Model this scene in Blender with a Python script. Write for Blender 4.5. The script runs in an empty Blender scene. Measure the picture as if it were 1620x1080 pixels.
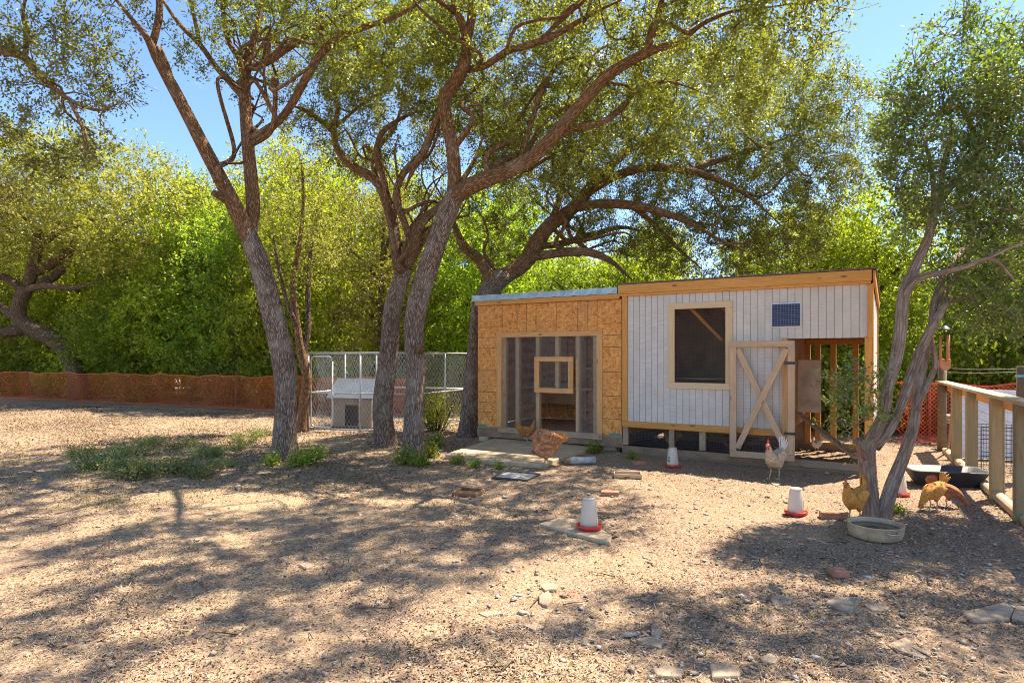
import bpy, bmesh, math, random
import numpy as np
from mathutils import Vector, Matrix

random.seed(7)
RNG = np.random.default_rng(7)
R = math.radians
SC = bpy.context.scene
COL = SC.collection

# ------------------------------------------------------------------ camera
EYE = 1.6
cam_d = bpy.data.cameras.new('camera')
cam_d.sensor_width = 36.0
cam_d.lens = 36.0 * 1000 / 1620
cam_d.shift_y = 23 / 1620
cam_d.clip_start = 0.05
cam_d.clip_end = 2000
cam = bpy.data.objects.new('camera', cam_d)
COL.objects.link(cam)
cam.location = (0, 0, EYE)
cam.rotation_euler = (R(90), 0, 0)
SC.camera = cam

# ------------------------------------------------------------------ world, sun, exposure
SUN_EL, SUN_AZ = 61.0, 60.0          # azimuth measured from +Y towards +X
world = bpy.data.worlds.new('World')
SC.world = world
world.use_nodes = True
wn, wl = world.node_tree.nodes, world.node_tree.links
wn.clear()
w_out = wn.new('ShaderNodeOutputWorld')
w_bg = wn.new('ShaderNodeBackground')
w_sky = wn.new('ShaderNodeTexSky')
w_sky.sky_type = 'NISHITA'
w_sky.sun_disc = False
w_sky.sun_elevation = R(SUN_EL)
w_sky.sun_rotation = R(SUN_AZ)
w_sky.air_density = 0.8
w_sky.dust_density = 0.2
w_sky.ozone_density = 4.5
w_bg.inputs['Strength'].default_value = 0.11
# scattered fair-weather clouds, the same all round the sky
w_tc = wn.new('ShaderNodeTexCoord')
w_map = wn.new('ShaderNodeMapping')
w_map.inputs['Scale'].default_value = (1.0, 1.0, 2.6)
w_map.inputs['Location'].default_value = (1.9, 0.6, 0.2)
w_noise = wn.new('ShaderNodeTexNoise')
w_noise.inputs['Scale'].default_value = 2.6
w_noise.inputs['Detail'].default_value = 7
w_noise.inputs['Roughness'].default_value = 0.55
w_ramp = wn.new('ShaderNodeValToRGB')
w_ramp.color_ramp.elements[0].position = 0.58
w_ramp.color_ramp.elements[1].position = 0.70
w_mix = wn.new('ShaderNodeMix')
w_mix.data_type = 'RGBA'
w_mix.inputs[7].default_value = (6.5, 6.5, 6.6, 1)
wl.new(w_tc.outputs['Generated'], w_map.inputs['Vector'])
wl.new(w_map.outputs['Vector'], w_noise.inputs['Vector'])
wl.new(w_noise.outputs['Fac'], w_ramp.inputs['Fac'])
wl.new(w_ramp.outputs['Color'], w_mix.inputs[0])
wl.new(w_sky.outputs['Color'], w_mix.inputs[6])
wl.new(w_mix.outputs[2], w_bg.inputs['Color'])
wl.new(w_bg.outputs['Background'], w_out.inputs['Surface'])

sun_d = bpy.data.lights.new('sun', 'SUN')
sun_d.energy = 4.8
sun_d.angle = R(0.55)
sun_d.color = (1.0, 0.875, 0.685)
sun = bpy.data.objects.new('sun', sun_d)
COL.objects.link(sun)
to_sun = Vector((math.sin(R(SUN_AZ)) * math.cos(R(SUN_EL)), math.cos(R(SUN_AZ)) * math.cos(R(SUN_EL)), math.sin(R(SUN_EL))))
sun.rotation_euler = to_sun.to_track_quat('Z', 'Y').to_euler()
sun.location = to_sun * 60

SC.view_settings.view_transform = 'Standard'
SC.view_settings.look = 'None'
SC.view_settings.exposure = 1.56
SC.view_settings.gamma = 1.0
SC.view_settings.use_curve_mapping = False
SC.render.engine = 'CYCLES'
SC.cycles.max_bounces = 7
SC.cycles.diffuse_bounces = 4
SC.cycles.use_adaptive_sampling = True
SC.cycles.adaptive_threshold = 0.02
SC.cycles.transmission_bounces = 4
SC.cycles.transparent_max_bounces = 8
SC.cycles.use_denoising = True
SC.cycles.denoiser = 'OPENIMAGEDENOISE'
SC.cycles.denoising_input_passes = 'RGB_ALBEDO_NORMAL'
SC.cycles.denoising_prefilter = 'NONE'
SC.cycles.pixel_filter_type = 'BLACKMAN_HARRIS'
SC.cycles.filter_width = 1.05


# ------------------------------------------------------------------ measured layout helpers
def P(px, py, d):
    """point at distance d on the line of sight measured in the survey of the photograph"""
    return Vector(((px - 810) / 1000 * d, d, EYE - (py - 563) / 1000 * d))


def gh(x, y):
    """height of the yard"""
    f = min(1.0, max(0.0, (y - 2) / 3))
    return (0.020 * math.sin(0.9 * x + 0.4) * math.cos(0.7 * y) + 0.010 * math.sin(2.3 * x + 1.7 * y)) * f


def G(px, py):
    d = 1600 / (py - 563)
    x = (px - 810) / 1000 * d
    return Vector((x, d, gh(x, d)))


# ------------------------------------------------------------------ materials
def nodes(name):
    m = bpy.data.materials.new(name)
    m.use_nodes = True
    nt = m.node_tree
    b = nt.nodes['Principled BSDF']
    return m, nt, b


def N(nt, typ, **kw):
    n = nt.nodes.new(typ)
    for k, v in kw.items():
        if k in n.inputs:
            n.inputs[k].default_value = v
        else:
            setattr(n, k, v)
    return n


def ramp(nt, stops, fac=None):
    r = nt.nodes.new('ShaderNodeValToRGB')
    e = r.color_ramp.elements
    while len(e) < len(stops):
        e.new(0.5)
    for i, (p, c) in enumerate(stops):
        e[i].position = p
        e[i].color = (c[0], c[1], c[2], 1)
    if fac is not None:
        nt.links.new(fac, r.inputs['Fac'])
    return r


def mixc(nt, fac, a, b, mode='MIX'):
    m = nt.nodes.new('ShaderNodeMix')
    m.data_type = 'RGBA'
    m.blend_type = mode
    for i, v in ((0, fac), (6, a), (7, b)):
        if isinstance(v, (int, float)):
            m.inputs[i].default_value = v
        elif isinstance(v, tuple):
            m.inputs[i].default_value = (v[0], v[1], v[2], 1)
        else:
            nt.links.new(v, m.inputs[i])
    return m.outputs[2]


def coords(nt, scale=(1, 1, 1), kind='Object', attr=None, offset_random=0.0):
    if attr:
        a = N(nt, 'ShaderNodeAttribute', attribute_name=attr)
        src = a.outputs['Vector']
    else:
        src = nt.nodes.new('ShaderNodeTexCoord').outputs[kind]
    if offset_random:
        oi = nt.nodes.new('ShaderNodeObjectInfo')
        mu = N(nt, 'ShaderNodeMath', operation='MULTIPLY')
        mu.inputs[1].default_value = offset_random
        nt.links.new(oi.outputs['Random'], mu.inputs[0])
        ad = N(nt, 'ShaderNodeVectorMath', operation='ADD')
        nt.links.new(src, ad.inputs[0])
        nt.links.new(mu.outputs[0], ad.inputs[1])
        src = ad.outputs[0]
    mp = nt.nodes.new('ShaderNodeMapping')
    mp.inputs['Scale'].default_value = scale
    nt.links.new(src, mp.inputs['Vector'])
    return mp.outputs['Vector']


def noise(nt, vec, scale, detail=4, rough=0.55, dist=0.0):
    n = N(nt, 'ShaderNodeTexNoise', Scale=scale, Detail=detail, Roughness=rough, Distortion=dist)
    nt.links.new(vec, n.inputs['Vector'])
    return n.outputs['Fac']


def bump(nt, b, h, strength=0.4, dist=0.01):
    bp = N(nt, 'ShaderNodeBump', Strength=strength, Distance=dist)
    nt.links.new(h, bp.inputs['Height'])
    nt.links.new(bp.outputs['Normal'], b.inputs['Normal'])
    return bp


def mat_wood(name, c0, c1, rough=0.75, knots=True, spread=0.25, grime=None):
    m, nt, b = nodes(name)
    v = coords(nt, (1.6, 22, 22), offset_random=37.0)
    n1 = noise(nt, v, 1.6, 6, 0.6, 1.2)
    col = ramp(nt, [(0.28, c0), (0.72, c1)], n1).outputs['Color']
    oi = nt.nodes.new('ShaderNodeObjectInfo')
    hs = N(nt, 'ShaderNodeHueSaturation')
    mr = N(nt, 'ShaderNodeMapRange')
    mr.inputs['To Min'].default_value = 1 - spread
    mr.inputs['To Max'].default_value = 1 + spread * 0.6
    nt.links.new(oi.outputs['Random'], mr.inputs['Value'])
    nt.links.new(mr.outputs[0], hs.inputs['Value'])
    nt.links.new(col, hs.inputs['Color'])
    col = hs.outputs['Color']
    if knots:
        v2 = coords(nt, (2.2, 7, 7), offset_random=11.0)
        vo = N(nt, 'ShaderNodeTexVoronoi', Scale=1.0)
        nt.links.new(v2, vo.inputs['Vector'])
        k = ramp(nt, [(0.05, (1, 1, 1)), (0.13, (0, 0, 0))], vo.outputs['Distance']).outputs['Color']
        col = mixc(nt, k, col, (c0[0] * 0.35, c0[1] * 0.28, c0[2] * 0.25))
    if grime:
        v3 = coords(nt, (1, 1, 1), offset_random=5.0)
        g = ramp(nt, [(0.42, (0, 0, 0)), (0.68, (1, 1, 1))], noise(nt, v3, 5, 5, 0.65)).outputs['Color']
        col = mixc(nt, g, col, grime)
    nt.links.new(col, b.inputs['Base Color'])
    b.inputs['Roughness'].default_value = rough
    bump(nt, b, n1, 0.35, 0.004)
    return m


def mat_plain(name, c, rough=0.6, metal=0.0, var=0.25, scale=9.0, bumpy=0.15, spec=0.5):
    m, nt, b = nodes(name)
    v = coords(nt, offset_random=7.0)
    n1 = noise(nt, v, scale, 5, 0.6)
    lo = tuple(x * (1 - var) for x in c)
    hi = tuple(min(1, x * (1 + var * 0.7)) for x in c)
    col = ramp(nt, [(0.3, lo), (0.7, hi)], n1).outputs['Color']
    nt.links.new(col, b.inputs['Base Color'])
    b.inputs['Roughness'].default_value = rough
    b.inputs['Metallic'].default_value = metal
    b.inputs['Specular IOR Level'].default_value = spec
    if bumpy:
        bump(nt, b, noise(nt, v, scale * 5, 4, 0.6), bumpy, 0.004)
    return m


def mat_leaf(name, dark, mid, light, trans=0.45, trans_boost=1.5, rough=0.42, attr='tint', spec=0.5):
    m, nt, b = nodes(name)
    a = N(nt, 'ShaderNodeAttribute', attribute_name=attr)
    col = ramp(nt, [(0.0, dark), (0.5, mid), (1.0, light)], a.outputs['Fac']).outputs['Color']
    oi = nt.nodes.new('ShaderNodeObjectInfo')
    hs = N(nt, 'ShaderNodeHueSaturation')
    for sock, lo, hi in (('Hue', 0.478, 0.512), ('Value', 0.80, 1.22)):
        mr = N(nt, 'ShaderNodeMapRange')
        mr.inputs['To Min'].default_value = lo
        mr.inputs['To Max'].default_value = hi
        nt.links.new(oi.outputs['Random'], mr.inputs['Value'])
        nt.links.new(mr.outputs[0], hs.inputs[sock])
    nt.links.new(col, hs.inputs['Color'])
    col = hs.outputs['Color']
    nt.links.new(col, b.inputs['Base Color'])
    b.inputs['Roughness'].default_value = rough
    b.inputs['Specular IOR Level'].default_value = spec
    tr = nt.nodes.new('ShaderNodeBsdfTranslucent')
    tcol = mixc(nt, 1.0, col, (1.25 * trans_boost, 1.35 * trans_boost, 0.45 * trans_boost), 'MULTIPLY')
    nt.links.new(tcol, tr.inputs['Color'])
    ms = nt.nodes.new('ShaderNodeMixShader')
    ms.inputs[0].default_value = trans
    nt.links.new(b.outputs[0], ms.inputs[1])
    nt.links.new(tr.outputs[0], ms.inputs[2])
    nt.links.new(ms.outputs[0], nt.nodes['Material Output'].inputs['Surface'])
    return m


def mat_bark(name, deep, mid, light, ridge=26.0, lichen=None, strength=0.9, fine=0.55):
    m, nt, b = nodes(name)
    v = coords(nt, (1, 1, 0.15), attr='bark')
    n1 = noise(nt, v, ridge * 1.2, 6, 0.7, 1.4)
    vo = N(nt, 'ShaderNodeTexVoronoi', Scale=ridge * 2.2, feature='DISTANCE_TO_EDGE')
    nt.links.new(v, vo.inputs['Vector'])
    edge = ramp(nt, [(0.0, (0, 0, 0)), (0.22, (1, 1, 1))], vo.outputs['Distance']).outputs['Color']
    h = mixc(nt, fine, edge, n1)
    col = ramp(nt, [(0.18, deep), (0.5, mid), (0.85, light)], h).outputs['Color']
    big = noise(nt, coords(nt, attr='bark'), 3.0, 5, 0.6)
    if lichen:
        lm = ramp(nt, [(0.52, (0, 0, 0)), (0.68, (1, 1, 1))], big).outputs['Color']
        col = mixc(nt, mixc(nt, 0.6, (0, 0, 0), lm), col, lichen)
    nt.links.new(col, b.inputs['Base Color'])
    b.inputs['Roughness'].default_value = 0.9
    b.inputs['Specular IOR Level'].default_value = 0.2
    bump(nt, b, h, strength, 0.05)
    return m


def mat_osb():
    m, nt, b = nodes('oriented strand board')
    base = coords(nt, (1, 1, 1))
    warp = N(nt, 'ShaderNodeTexNoise', Scale=9.0, Detail=2.0)
    nt.links.new(base, warp.inputs['Vector'])
    wm = mixc(nt, 0.09, base, warp.outputs['Color'])
    cols = []
    for s, rot in (((26, 26, 60), 0.5), ((55, 26, 22), -0.7), ((34, 26, 34), 1.2)):
        mp = nt.nodes.new('ShaderNodeMapping')
        mp.inputs['Scale'].default_value = s
        mp.inputs['Rotation'].default_value = (0, rot, 0)
        nt.links.new(wm, mp.inputs['Vector'])
        vo = N(nt, 'ShaderNodeTexVoronoi', Scale=1.0)
        nt.links.new(mp.outputs['Vector'], vo.inputs['Vector'])
        sp = nt.nodes.new('ShaderNodeSeparateColor')
        nt.links.new(vo.outputs['Color'], sp.inputs['Color'])
        cols.append(sp.outputs[0])
    a = mixc(nt, 0.5, cols[0], cols[1])
    a = mixc(nt, 0.38, a, cols[2])
    col = ramp(nt, [(0.08, (0.34, 0.10, 0.014)), (0.33, (0.68, 0.235, 0.036)), (0.6, (0.82, 0.345, 0.07)), (0.92, (0.90, 0.50, 0.17))], a).outputs['Color']
    # weathered grey-brown towards the splash zone, in uneven stains
    st = ramp(nt, [(0.45, (0, 0, 0)), (0.75, (1, 1, 1))], noise(nt, base, 2.2, 5, 0.6)).outputs['Color']
    col = mixc(nt, mixc(nt, 0.35, (0, 0, 0), st), col, (0.45, 0.27, 0.15))
    nt.links.new(col, b.inputs['Base Color'])
    b.inputs['Roughness'].default_value = 0.7
    bump(nt, b, a, 0.3, 0.003)
    return m


def mat_siding():
    m, nt, b = nodes('white washed siding')
    v = coords(nt, (1.5, 1.5, 34), offset_random=13.0)
    n1 = noise(nt, v, 2.0, 5, 0.6)
    v2 = coords(nt, (1, 1, 1), offset_random=3.0)
    n2 = noise(nt, v2, 3.0, 5, 0.65)
    c = ramp(nt, [(0.25, (0.56, 0.50, 0.435)), (0.7, (0.73, 0.665, 0.59))], n1).outputs['Color']
    c = mixc(nt, ramp(nt, [(0.4, (0, 0, 0)), (0.8, (0.6, 0.6, 0.6))], n2).outputs['Color'], c, (0.45, 0.405, 0.365))
    nt.links.new(c, b.inputs['Base Color'])
    b.inputs['Roughness'].default_value = 0.65
    bump(nt, b, n1, 0.3, 0.004)
    return m


def mat_ground():
    m, nt, b = nodes('dry yard soil')
    v = coords(nt)
    n_big = noise(nt, v, 0.55, 5, 0.6)
    n_mid = noise(nt, v, 3.5, 6, 0.65)
    n_fine = noise(nt, v, 55, 7, 0.78)
    vo = N(nt, 'ShaderNodeTexVoronoi', Scale=95.0, Randomness=1.0)
    nt.links.new(v, vo.inputs['Vector'])
    sp = nt.nodes.new('ShaderNodeSeparateColor')
    nt.links.new(vo.outputs['Color'], sp.inputs['Color'])
    soil = ramp(nt, [(0.25, (0.105, 0.064, 0.045)), (0.5, (0.255, 0.165, 0.112)), (0.75, (0.43, 0.30, 0.205))], n_fine).outputs['Color']
    straw = ramp(nt, [(0.2, (0.27, 0.178, 0.105)), (0.5, (0.48, 0.335, 0.195)), (0.8, (0.63, 0.465, 0.28))], n_fine).outputs['Color']
    f = ramp(nt, [(0.38, (0, 0, 0)), (0.62, (1, 1, 1))], mixc(nt, 0.45, n_big, n_mid)).outputs['Color']
    # straw-strewn ground thins out into browner gravelly soil towards the fence side
    sx = N(nt, 'ShaderNodeSeparateXYZ')
    nt.links.new(v, sx.inputs[0])
    mrx = N(nt, 'ShaderNodeMapRange')
    mrx.inputs['From Min'].default_value = -2.5
    mrx.inputs['From Max'].default_value = 4.5
    mrx.inputs['To Min'].default_value = 1.0
    mrx.inputs['To Max'].default_value = 0.35
    nt.links.new(sx.outputs['X'], mrx.inputs['Value'])
    f = mixc(nt, 1.0, f, mrx.outputs[0], 'MULTIPLY')
    col = mixc(nt, f, soil, straw)
    bare = ramp(nt, [(0.50, (0, 0, 0)), (0.62, (1, 1, 1))], noise(nt, v, 1.3, 5, 0.6, 0.8)).outputs['Color']
    col = mixc(nt, mixc(nt, 0.55, (0, 0, 0), bare), col, (0.33, 0.22, 0.15))
    chip = ramp(nt, [(0.70, (0, 0, 0)), (0.80, (1, 1, 1))], sp.outputs[0]).outputs['Color']
    col = mixc(nt, mixc(nt, 0.5, (0, 0, 0), chip), col, (0.50, 0.42, 0.33))
    dk = ramp(nt, [(0.14, (1, 1, 1)), (0.24, (0, 0, 0))], sp.outputs[1]).outputs['Color']
    col = mixc(nt, mixc(nt, 0.6, (0, 0, 0), dk), col, (0.085, 0.058, 0.042))
    nt.links.new(col, b.inputs['Base Color'])
    b.inputs['Roughness'].default_value = 0.95
    b.inputs['Specular IOR Level'].default_value = 0.15
    h = mixc(nt, 0.5, n_fine, sp.outputs[0])
    bump(nt, b, h, 0.9, 0.02)
    return m


def mat_tinted(name, stops, rough=0.9, attr='tint', trans=0.0):
    m, nt, b = nodes(name)
    a = N(nt, 'ShaderNodeAttribute', attribute_name=attr)
    col = ramp(nt, stops, a.outputs['Fac']).outputs['Color']
    nt.links.new(col, b.inputs['Base Color'])
    b.inputs['Roughness'].default_value = rough
    b.inputs['Specular IOR Level'].default_value = 0.25
    return m


def mat_translucent(name, c, trans=0.5, rough=0.5):
    m, nt, b = nodes(name)
    b.inputs['Base Color'].default_value = (*c, 1)
    b.inputs['Roughness'].default_value = rough
    tr = nt.nodes.new('ShaderNodeBsdfTranslucent')
    tr.inputs['Color'].default_value = (*c, 1)
    ms = nt.nodes.new('ShaderNodeMixShader')
    ms.inputs[0].default_value = trans
    nt.links.new(b.outputs[0], ms.inputs[1])
    nt.links.new(tr.outputs[0], ms.inputs[2])
    nt.links.new(ms.outputs[0], nt.nodes['Material Output'].inputs['Surface'])
    return m


def mat_feather(name, c0, c1, c2, barred=0.0, scale=38):
    m, nt, b = nodes(name)
    v = coords(nt, (1.0, 1.6, 1.3))
    vo = N(nt, 'ShaderNodeTexVoronoi', Scale=scale)
    nt.links.new(v, vo.inputs['Vector'])
    n1 = noise(nt, v, 9, 4, 0.6)
    f = mixc(nt, 0.55, vo.outputs['Distance'], n1)
    col = ramp(nt, [(0.22, c0), (0.45, c1), (0.72, c2)], f).outputs['Color']
    if barred:
        w = N(nt, 'ShaderNodeTexWave', Scale=16.0, Distortion=9.0, Detail=3.0)
        w.inputs['Detail Scale'].default_value = 3.0
        nt.links.new(v, w.inputs['Vector'])
        col = mixc(nt, mixc(nt, barred, (0, 0, 0), w.outputs['Color']), col, (0.62, 0.55, 0.45))
    nt.links.new(col, b.inputs['Base Color'])
    b.inputs['Roughness'].default_value = 0.75
    b.inputs['Specular IOR Level'].default_value = 0.25
    bump(nt, b, vo.outputs['Distance'], 0.35, 0.004)
    return m


M = {}
M['ground'] = mat_ground()
M['osb'] = mat_osb()
M['siding'] = mat_siding()
M['new_wood'] = mat_wood('fresh pine', (0.58, 0.27, 0.085), (0.76, 0.43, 0.17), 0.7, True, 0.12)
M['orange_wood'] = mat_wood('stained cedar-tone pine', (0.58, 0.235, 0.035), (0.76, 0.37, 0.085), 0.65, True, 0.10)
M['stud'] = mat_wood('pale framing pine', (0.50, 0.30, 0.14), (0.70, 0.47, 0.26), 0.75, True, 0.15)
M['old_wood'] = mat_wood('weathered pine', (0.34, 0.215, 0.125), (0.52, 0.36, 0.22), 0.85, True, 0.2, (0.30, 0.23, 0.17))
M['gate_wood'] = mat_wood('bare gate pine', (0.50, 0.31, 0.17), (0.72, 0.49, 0.30), 0.8, True, 0.12, (0.50, 0.35, 0.22))
M['chain'] = mat_plain('bright chain link', (0.38, 0.38, 0.37), 0.4, 0.5, 0.15, 30, 0.0)
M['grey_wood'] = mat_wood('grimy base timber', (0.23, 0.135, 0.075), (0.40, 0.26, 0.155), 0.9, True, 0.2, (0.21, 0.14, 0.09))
M['cream'] = mat_wood('cream painted trim', (0.66, 0.45, 0.24), (0.74, 0.53, 0.31), 0.6, False, 0.05)
M['ply'] = mat_plain('worn plywood', (0.58, 0.44, 0.31), 0.85, 0, 0.3, 6)
M['post'] = mat_wood('treated fence post', (0.235, 0.165, 0.075), (0.40, 0.295, 0.15), 0.85, True, 0.25, (0.26, 0.22, 0.13))
M['dark_post'] = mat_wood('dark fence post', (0.10, 0.075, 0.05), (0.2, 0.15, 0.10), 0.9, False, 0.2)
M['rail'] = mat_wood('sun bleached rail', (0.42, 0.29, 0.17), (0.60, 0.45, 0.29), 0.8, True, 0.15)
M['galv_sheet'] = mat_plain('galvanised roof sheet', (0.42, 0.52, 0.56), 0.42, 0.35, 0.35, 4, 0.2)
M['galv'] = mat_plain('galvanised pipe', (0.46, 0.47, 0.47), 0.45, 0.6, 0.15, 12, 0.05)
M['brown_metal'] = mat_plain('brown drip edge', (0.13, 0.085, 0.075), 0.5, 0.2, 0.2, 10, 0.05)
M['wire'] = mat_plain('galvanised wire', (0.22, 0.21, 0.20), 0.5, 0.5, 0.2, 30, 0.0)
M['dark_wire'] = mat_plain('weathered hardware cloth', (0.10, 0.095, 0.09), 0.6, 0.4, 0.2, 30, 0.0)
M['black_wire'] = mat_plain('black enamelled wire', (0.03, 0.03, 0.035), 0.4, 0.2, 0.2, 30, 0.0)
M['interior'] = mat_plain('dusty interior boards', (0.54, 0.34, 0.195), 0.9, 0, 0.3, 4)
M['print'] = mat_plain('dark printed nail line', (0.10, 0.05, 0.03), 0.8, 0, 0.3, 30, 0.0)
M['teal'] = mat_plain('teal edge paint', (0.03, 0.30, 0.25), 0.7, 0, 0.25, 30, 0.0)
M['net'] = mat_translucent('orange safety netting', (0.95, 0.21, 0.04), 0.5, 0.55)
M['red_net'] = mat_translucent('red plastic netting', (0.74, 0.085, 0.045), 0.35, 0.5)
M['concrete'] = mat_plain('worn concrete', (0.53, 0.40, 0.25), 0.9, 0, 0.3, 5, 0.6)
M['brick'] = mat_plain('red clay brick', (0.40, 0.185, 0.11), 0.9, 0, 0.3, 14, 0.5)
M['stone'] = mat_plain('limestone', (0.36, 0.265, 0.18), 0.9, 0, 0.35, 7, 0.7)
M['stone_grey'] = mat_plain('grey limestone', (0.34, 0.255, 0.18), 0.9, 0, 0.35, 7, 0.7)
M['white_plastic'] = mat_translucent('milky plastic', (0.88, 0.80, 0.70), 0.5, 0.35)
M['red_plastic'] = mat_plain('red plastic', (0.62, 0.035, 0.02), 0.4, 0, 0.15, 20, 0.05)
M['feed'] = mat_plain('chicken feed', (0.36, 0.25, 0.13), 0.95, 0, 0.4, 60, 0.5)
M['tub'] = mat_plain('black rubber', (0.055, 0.055, 0.062), 0.55, 0, 0.4, 6, 0.2)
M['pan'] = mat_plain('dusty galvanised pan', (0.54, 0.375, 0.225), 0.8, 0.0, 0.3, 7, 0.3)
M['tray_white'] = mat_plain('dirty white tray', (0.50, 0.49, 0.45), 0.6, 0, 0.45, 12, 0.2)
M['tray_rim'] = mat_plain('dark tray rim', (0.07, 0.07, 0.075), 0.6, 0, 0.3, 20, 0.1)
M['rust'] = mat_plain('rusty tray', (0.27, 0.145, 0.075), 0.9, 0.1, 0.4, 12, 0.4)
M['sack'] = mat_plain('grey woven sack', (0.47, 0.45, 0.43), 0.9, 0, 0.35, 14, 0.4)
M['house_wall'] = mat_plain('tan dog house wall', (0.26, 0.21, 0.155), 0.85, 0, 0.25, 5)
M['house_roof'] = mat_plain('grey blue roof sheet', (0.09, 0.115, 0.15), 0.7, 0.0, 0.25, 5)
M['white_sheet'] = mat_plain('white sheet panel', (0.66, 0.68, 0.72), 0.6, 0, 0.12, 5)
M['copper'] = mat_plain('orange wooden chime', (0.58, 0.235, 0.10), 0.55, 0.1, 0.2, 10, 0.1)
M['black_plastic'] = mat_plain('black plastic', (0.03, 0.03, 0.035), 0.45, 0, 0.2, 15, 0.05)
M['blue_strap'] = mat_plain('blue strap', (0.16, 0.36, 0.62), 0.6, 0, 0.15, 20, 0.05)
M['comb'] = mat_plain('red comb skin', (0.62, 0.035, 0.03), 0.5, 0, 0.25, 40, 0.3)
M['pale_comb'] = mat_plain('pink comb skin', (0.55, 0.10, 0.065), 0.55, 0, 0.25, 40, 0.3)
M['beak'] = mat_plain('horn beak', (0.55, 0.38, 0.16), 0.4, 0, 0.2, 40, 0.0)
M['shank'] = mat_plain('yellow shank', (0.58, 0.44, 0.24), 0.6, 0, 0.25, 50, 0.2)
M['eye'] = mat_plain('eye', (0.02, 0.012, 0.008), 0.15, 0, 0.1, 10, 0.0)
M['brown_hen'] = mat_feather('brown feathers', (0.17, 0.055, 0.015), (0.38, 0.15, 0.035), (0.52, 0.25, 0.07))
M['pale_hen'] = mat_feather('mottled red feathers', (0.24, 0.075, 0.03), (0.40, 0.165, 0.075), (0.56, 0.34, 0.19))
M['rooster'] = mat_feather('speckled grey feathers', (0.14, 0.085, 0.04), (0.33, 0.22, 0.11), (0.55, 0.43, 0.27), 0.6)
M['buff_hen'] = mat_feather('buff feathers', (0.36, 0.12, 0.015), (0.56, 0.225, 0.04), (0.70, 0.36, 0.10))
M['chestnut_hen'] = mat_feather('chestnut feathers', (0.15, 0.045, 0.02), (0.30, 0.11, 0.045), (0.42, 0.19, 0.09))
M['white_hen'] = mat_feather('white feathers', (0.5, 0.46, 0.4), (0.66, 0.62, 0.56), (0.75, 0.72, 0.68))

M['bark'] = mat_bark('live oak bark', (0.070, 0.042, 0.030), (0.245, 0.165, 0.118), (0.47, 0.36, 0.275), 24, (0.44, 0.375, 0.30))
M['bark_limb'] = mat_bark('oak limb bark', (0.08, 0.04, 0.02), (0.26, 0.135, 0.066), (0.45, 0.27, 0.145), 28, (0.40, 0.31, 0.21))
M['bark_pale'] = mat_bark('pale smooth bark', (0.10, 0.06, 0.04), (0.30, 0.205, 0.145), (0.52, 0.40, 0.30), 15, (0.48, 0.41, 0.34), 0.9, 0.8)
M['bark_far'] = mat_bark('woodland bark', (0.045, 0.03, 0.02), (0.15, 0.10, 0.065), (0.30, 0.22, 0.15), 20)
M['cutwood'] = mat_plain('cut wood', (0.46, 0.32, 0.2), 0.9, 0, 0.3, 30)
M['leaf_oak'] = mat_leaf('live oak leaves', (0.070, 0.085, 0.022), (0.165, 0.180, 0.042), (0.33, 0.325, 0.085), 0.45, 1.55, 0.36)
M['leaf_oak2'] = mat_leaf('rear oak leaves', (0.066, 0.085, 0.022), (0.155, 0.178, 0.042), (0.31, 0.315, 0.08), 0.45, 1.55, 0.38)
M['leaf_dark'] = mat_leaf('dark glossy leaves', (0.050, 0.075, 0.024), (0.11, 0.145, 0.042), (0.23, 0.255, 0.075), 0.42, 1.6, 0.34)
M['leaf_bright'] = mat_leaf('bright woodland leaves', (0.13, 0.165, 0.016), (0.24, 0.285, 0.028), (0.40, 0.42, 0.05), 0.5, 1.6, 0.5)
M['leaf_mid'] = mat_leaf('mid green woodland leaves', (0.085, 0.13, 0.018), (0.165, 0.22, 0.028), (0.29, 0.33, 0.05), 0.5, 1.6, 0.5)
M['leaf_olive'] = mat_leaf('olive woodland leaves', (0.14, 0.14, 0.032), (0.25, 0.245, 0.06), (0.40, 0.38, 0.12), 0.46, 1.5, 0.5)
M['leaf_grey'] = mat_leaf('grey green shrub leaves', (0.095, 0.12, 0.045), (0.18, 0.215, 0.08), (0.32, 0.34, 0.15), 0.4, 1.3, 0.5)
M['litter'] = mat_tinted('dry leaf litter', [(0, (0.085, 0.052, 0.036)), (0.4, (0.215, 0.14, 0.092)), (0.75, (0.38, 0.265, 0.175)), (1, (0.53, 0.40, 0.28))])
M['dead_leaf'] = mat_tinted('dead leaves', [(0, (0.22, 0.11, 0.06)), (0.5, (0.36, 0.21, 0.12)), (1, (0.5, 0.33, 0.2))])
M['straw'] = mat_tinted('dry straw', [(0, (0.32, 0.23, 0.145)), (0.5, (0.48, 0.365, 0.235)), (1, (0.64, 0.52, 0.36))])
M['pebble'] = mat_tinted('limestone pebbles', [(0, (0.13, 0.10, 0.075)), (0.45, (0.33, 0.265, 0.20)), (1, (0.60, 0.52, 0.43))])
M['grassblade'] = mat_leaf('grass blades', (0.07, 0.10, 0.02), (0.13, 0.16, 0.035), (0.30, 0.27, 0.10), 0.4, 1.3, 0.55)


# ------------------------------------------------------------------ object helpers
def link(o, parent=None):
    COL.objects.link(o)
    if parent is not None:
        o.parent = parent
    return o


def tag(o, label=None, cat=None, group=None, kind=None):
    if label:
        o['label'] = label
    if cat:
        o['category'] = cat
    if group:
        o['group'] = group
    if kind:
        o['kind'] = kind
    return o


def thing(name, label, cat, loc=(0, 0, 0), rz=0.0, group=None):
    o = bpy.data.objects.new(name, None)
    o.empty_display_size = 0.2
    COL.objects.link(o)
    o.location = loc
    o.rotation_euler = (0, 0, rz)
    return tag(o, label, cat, group)


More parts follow.
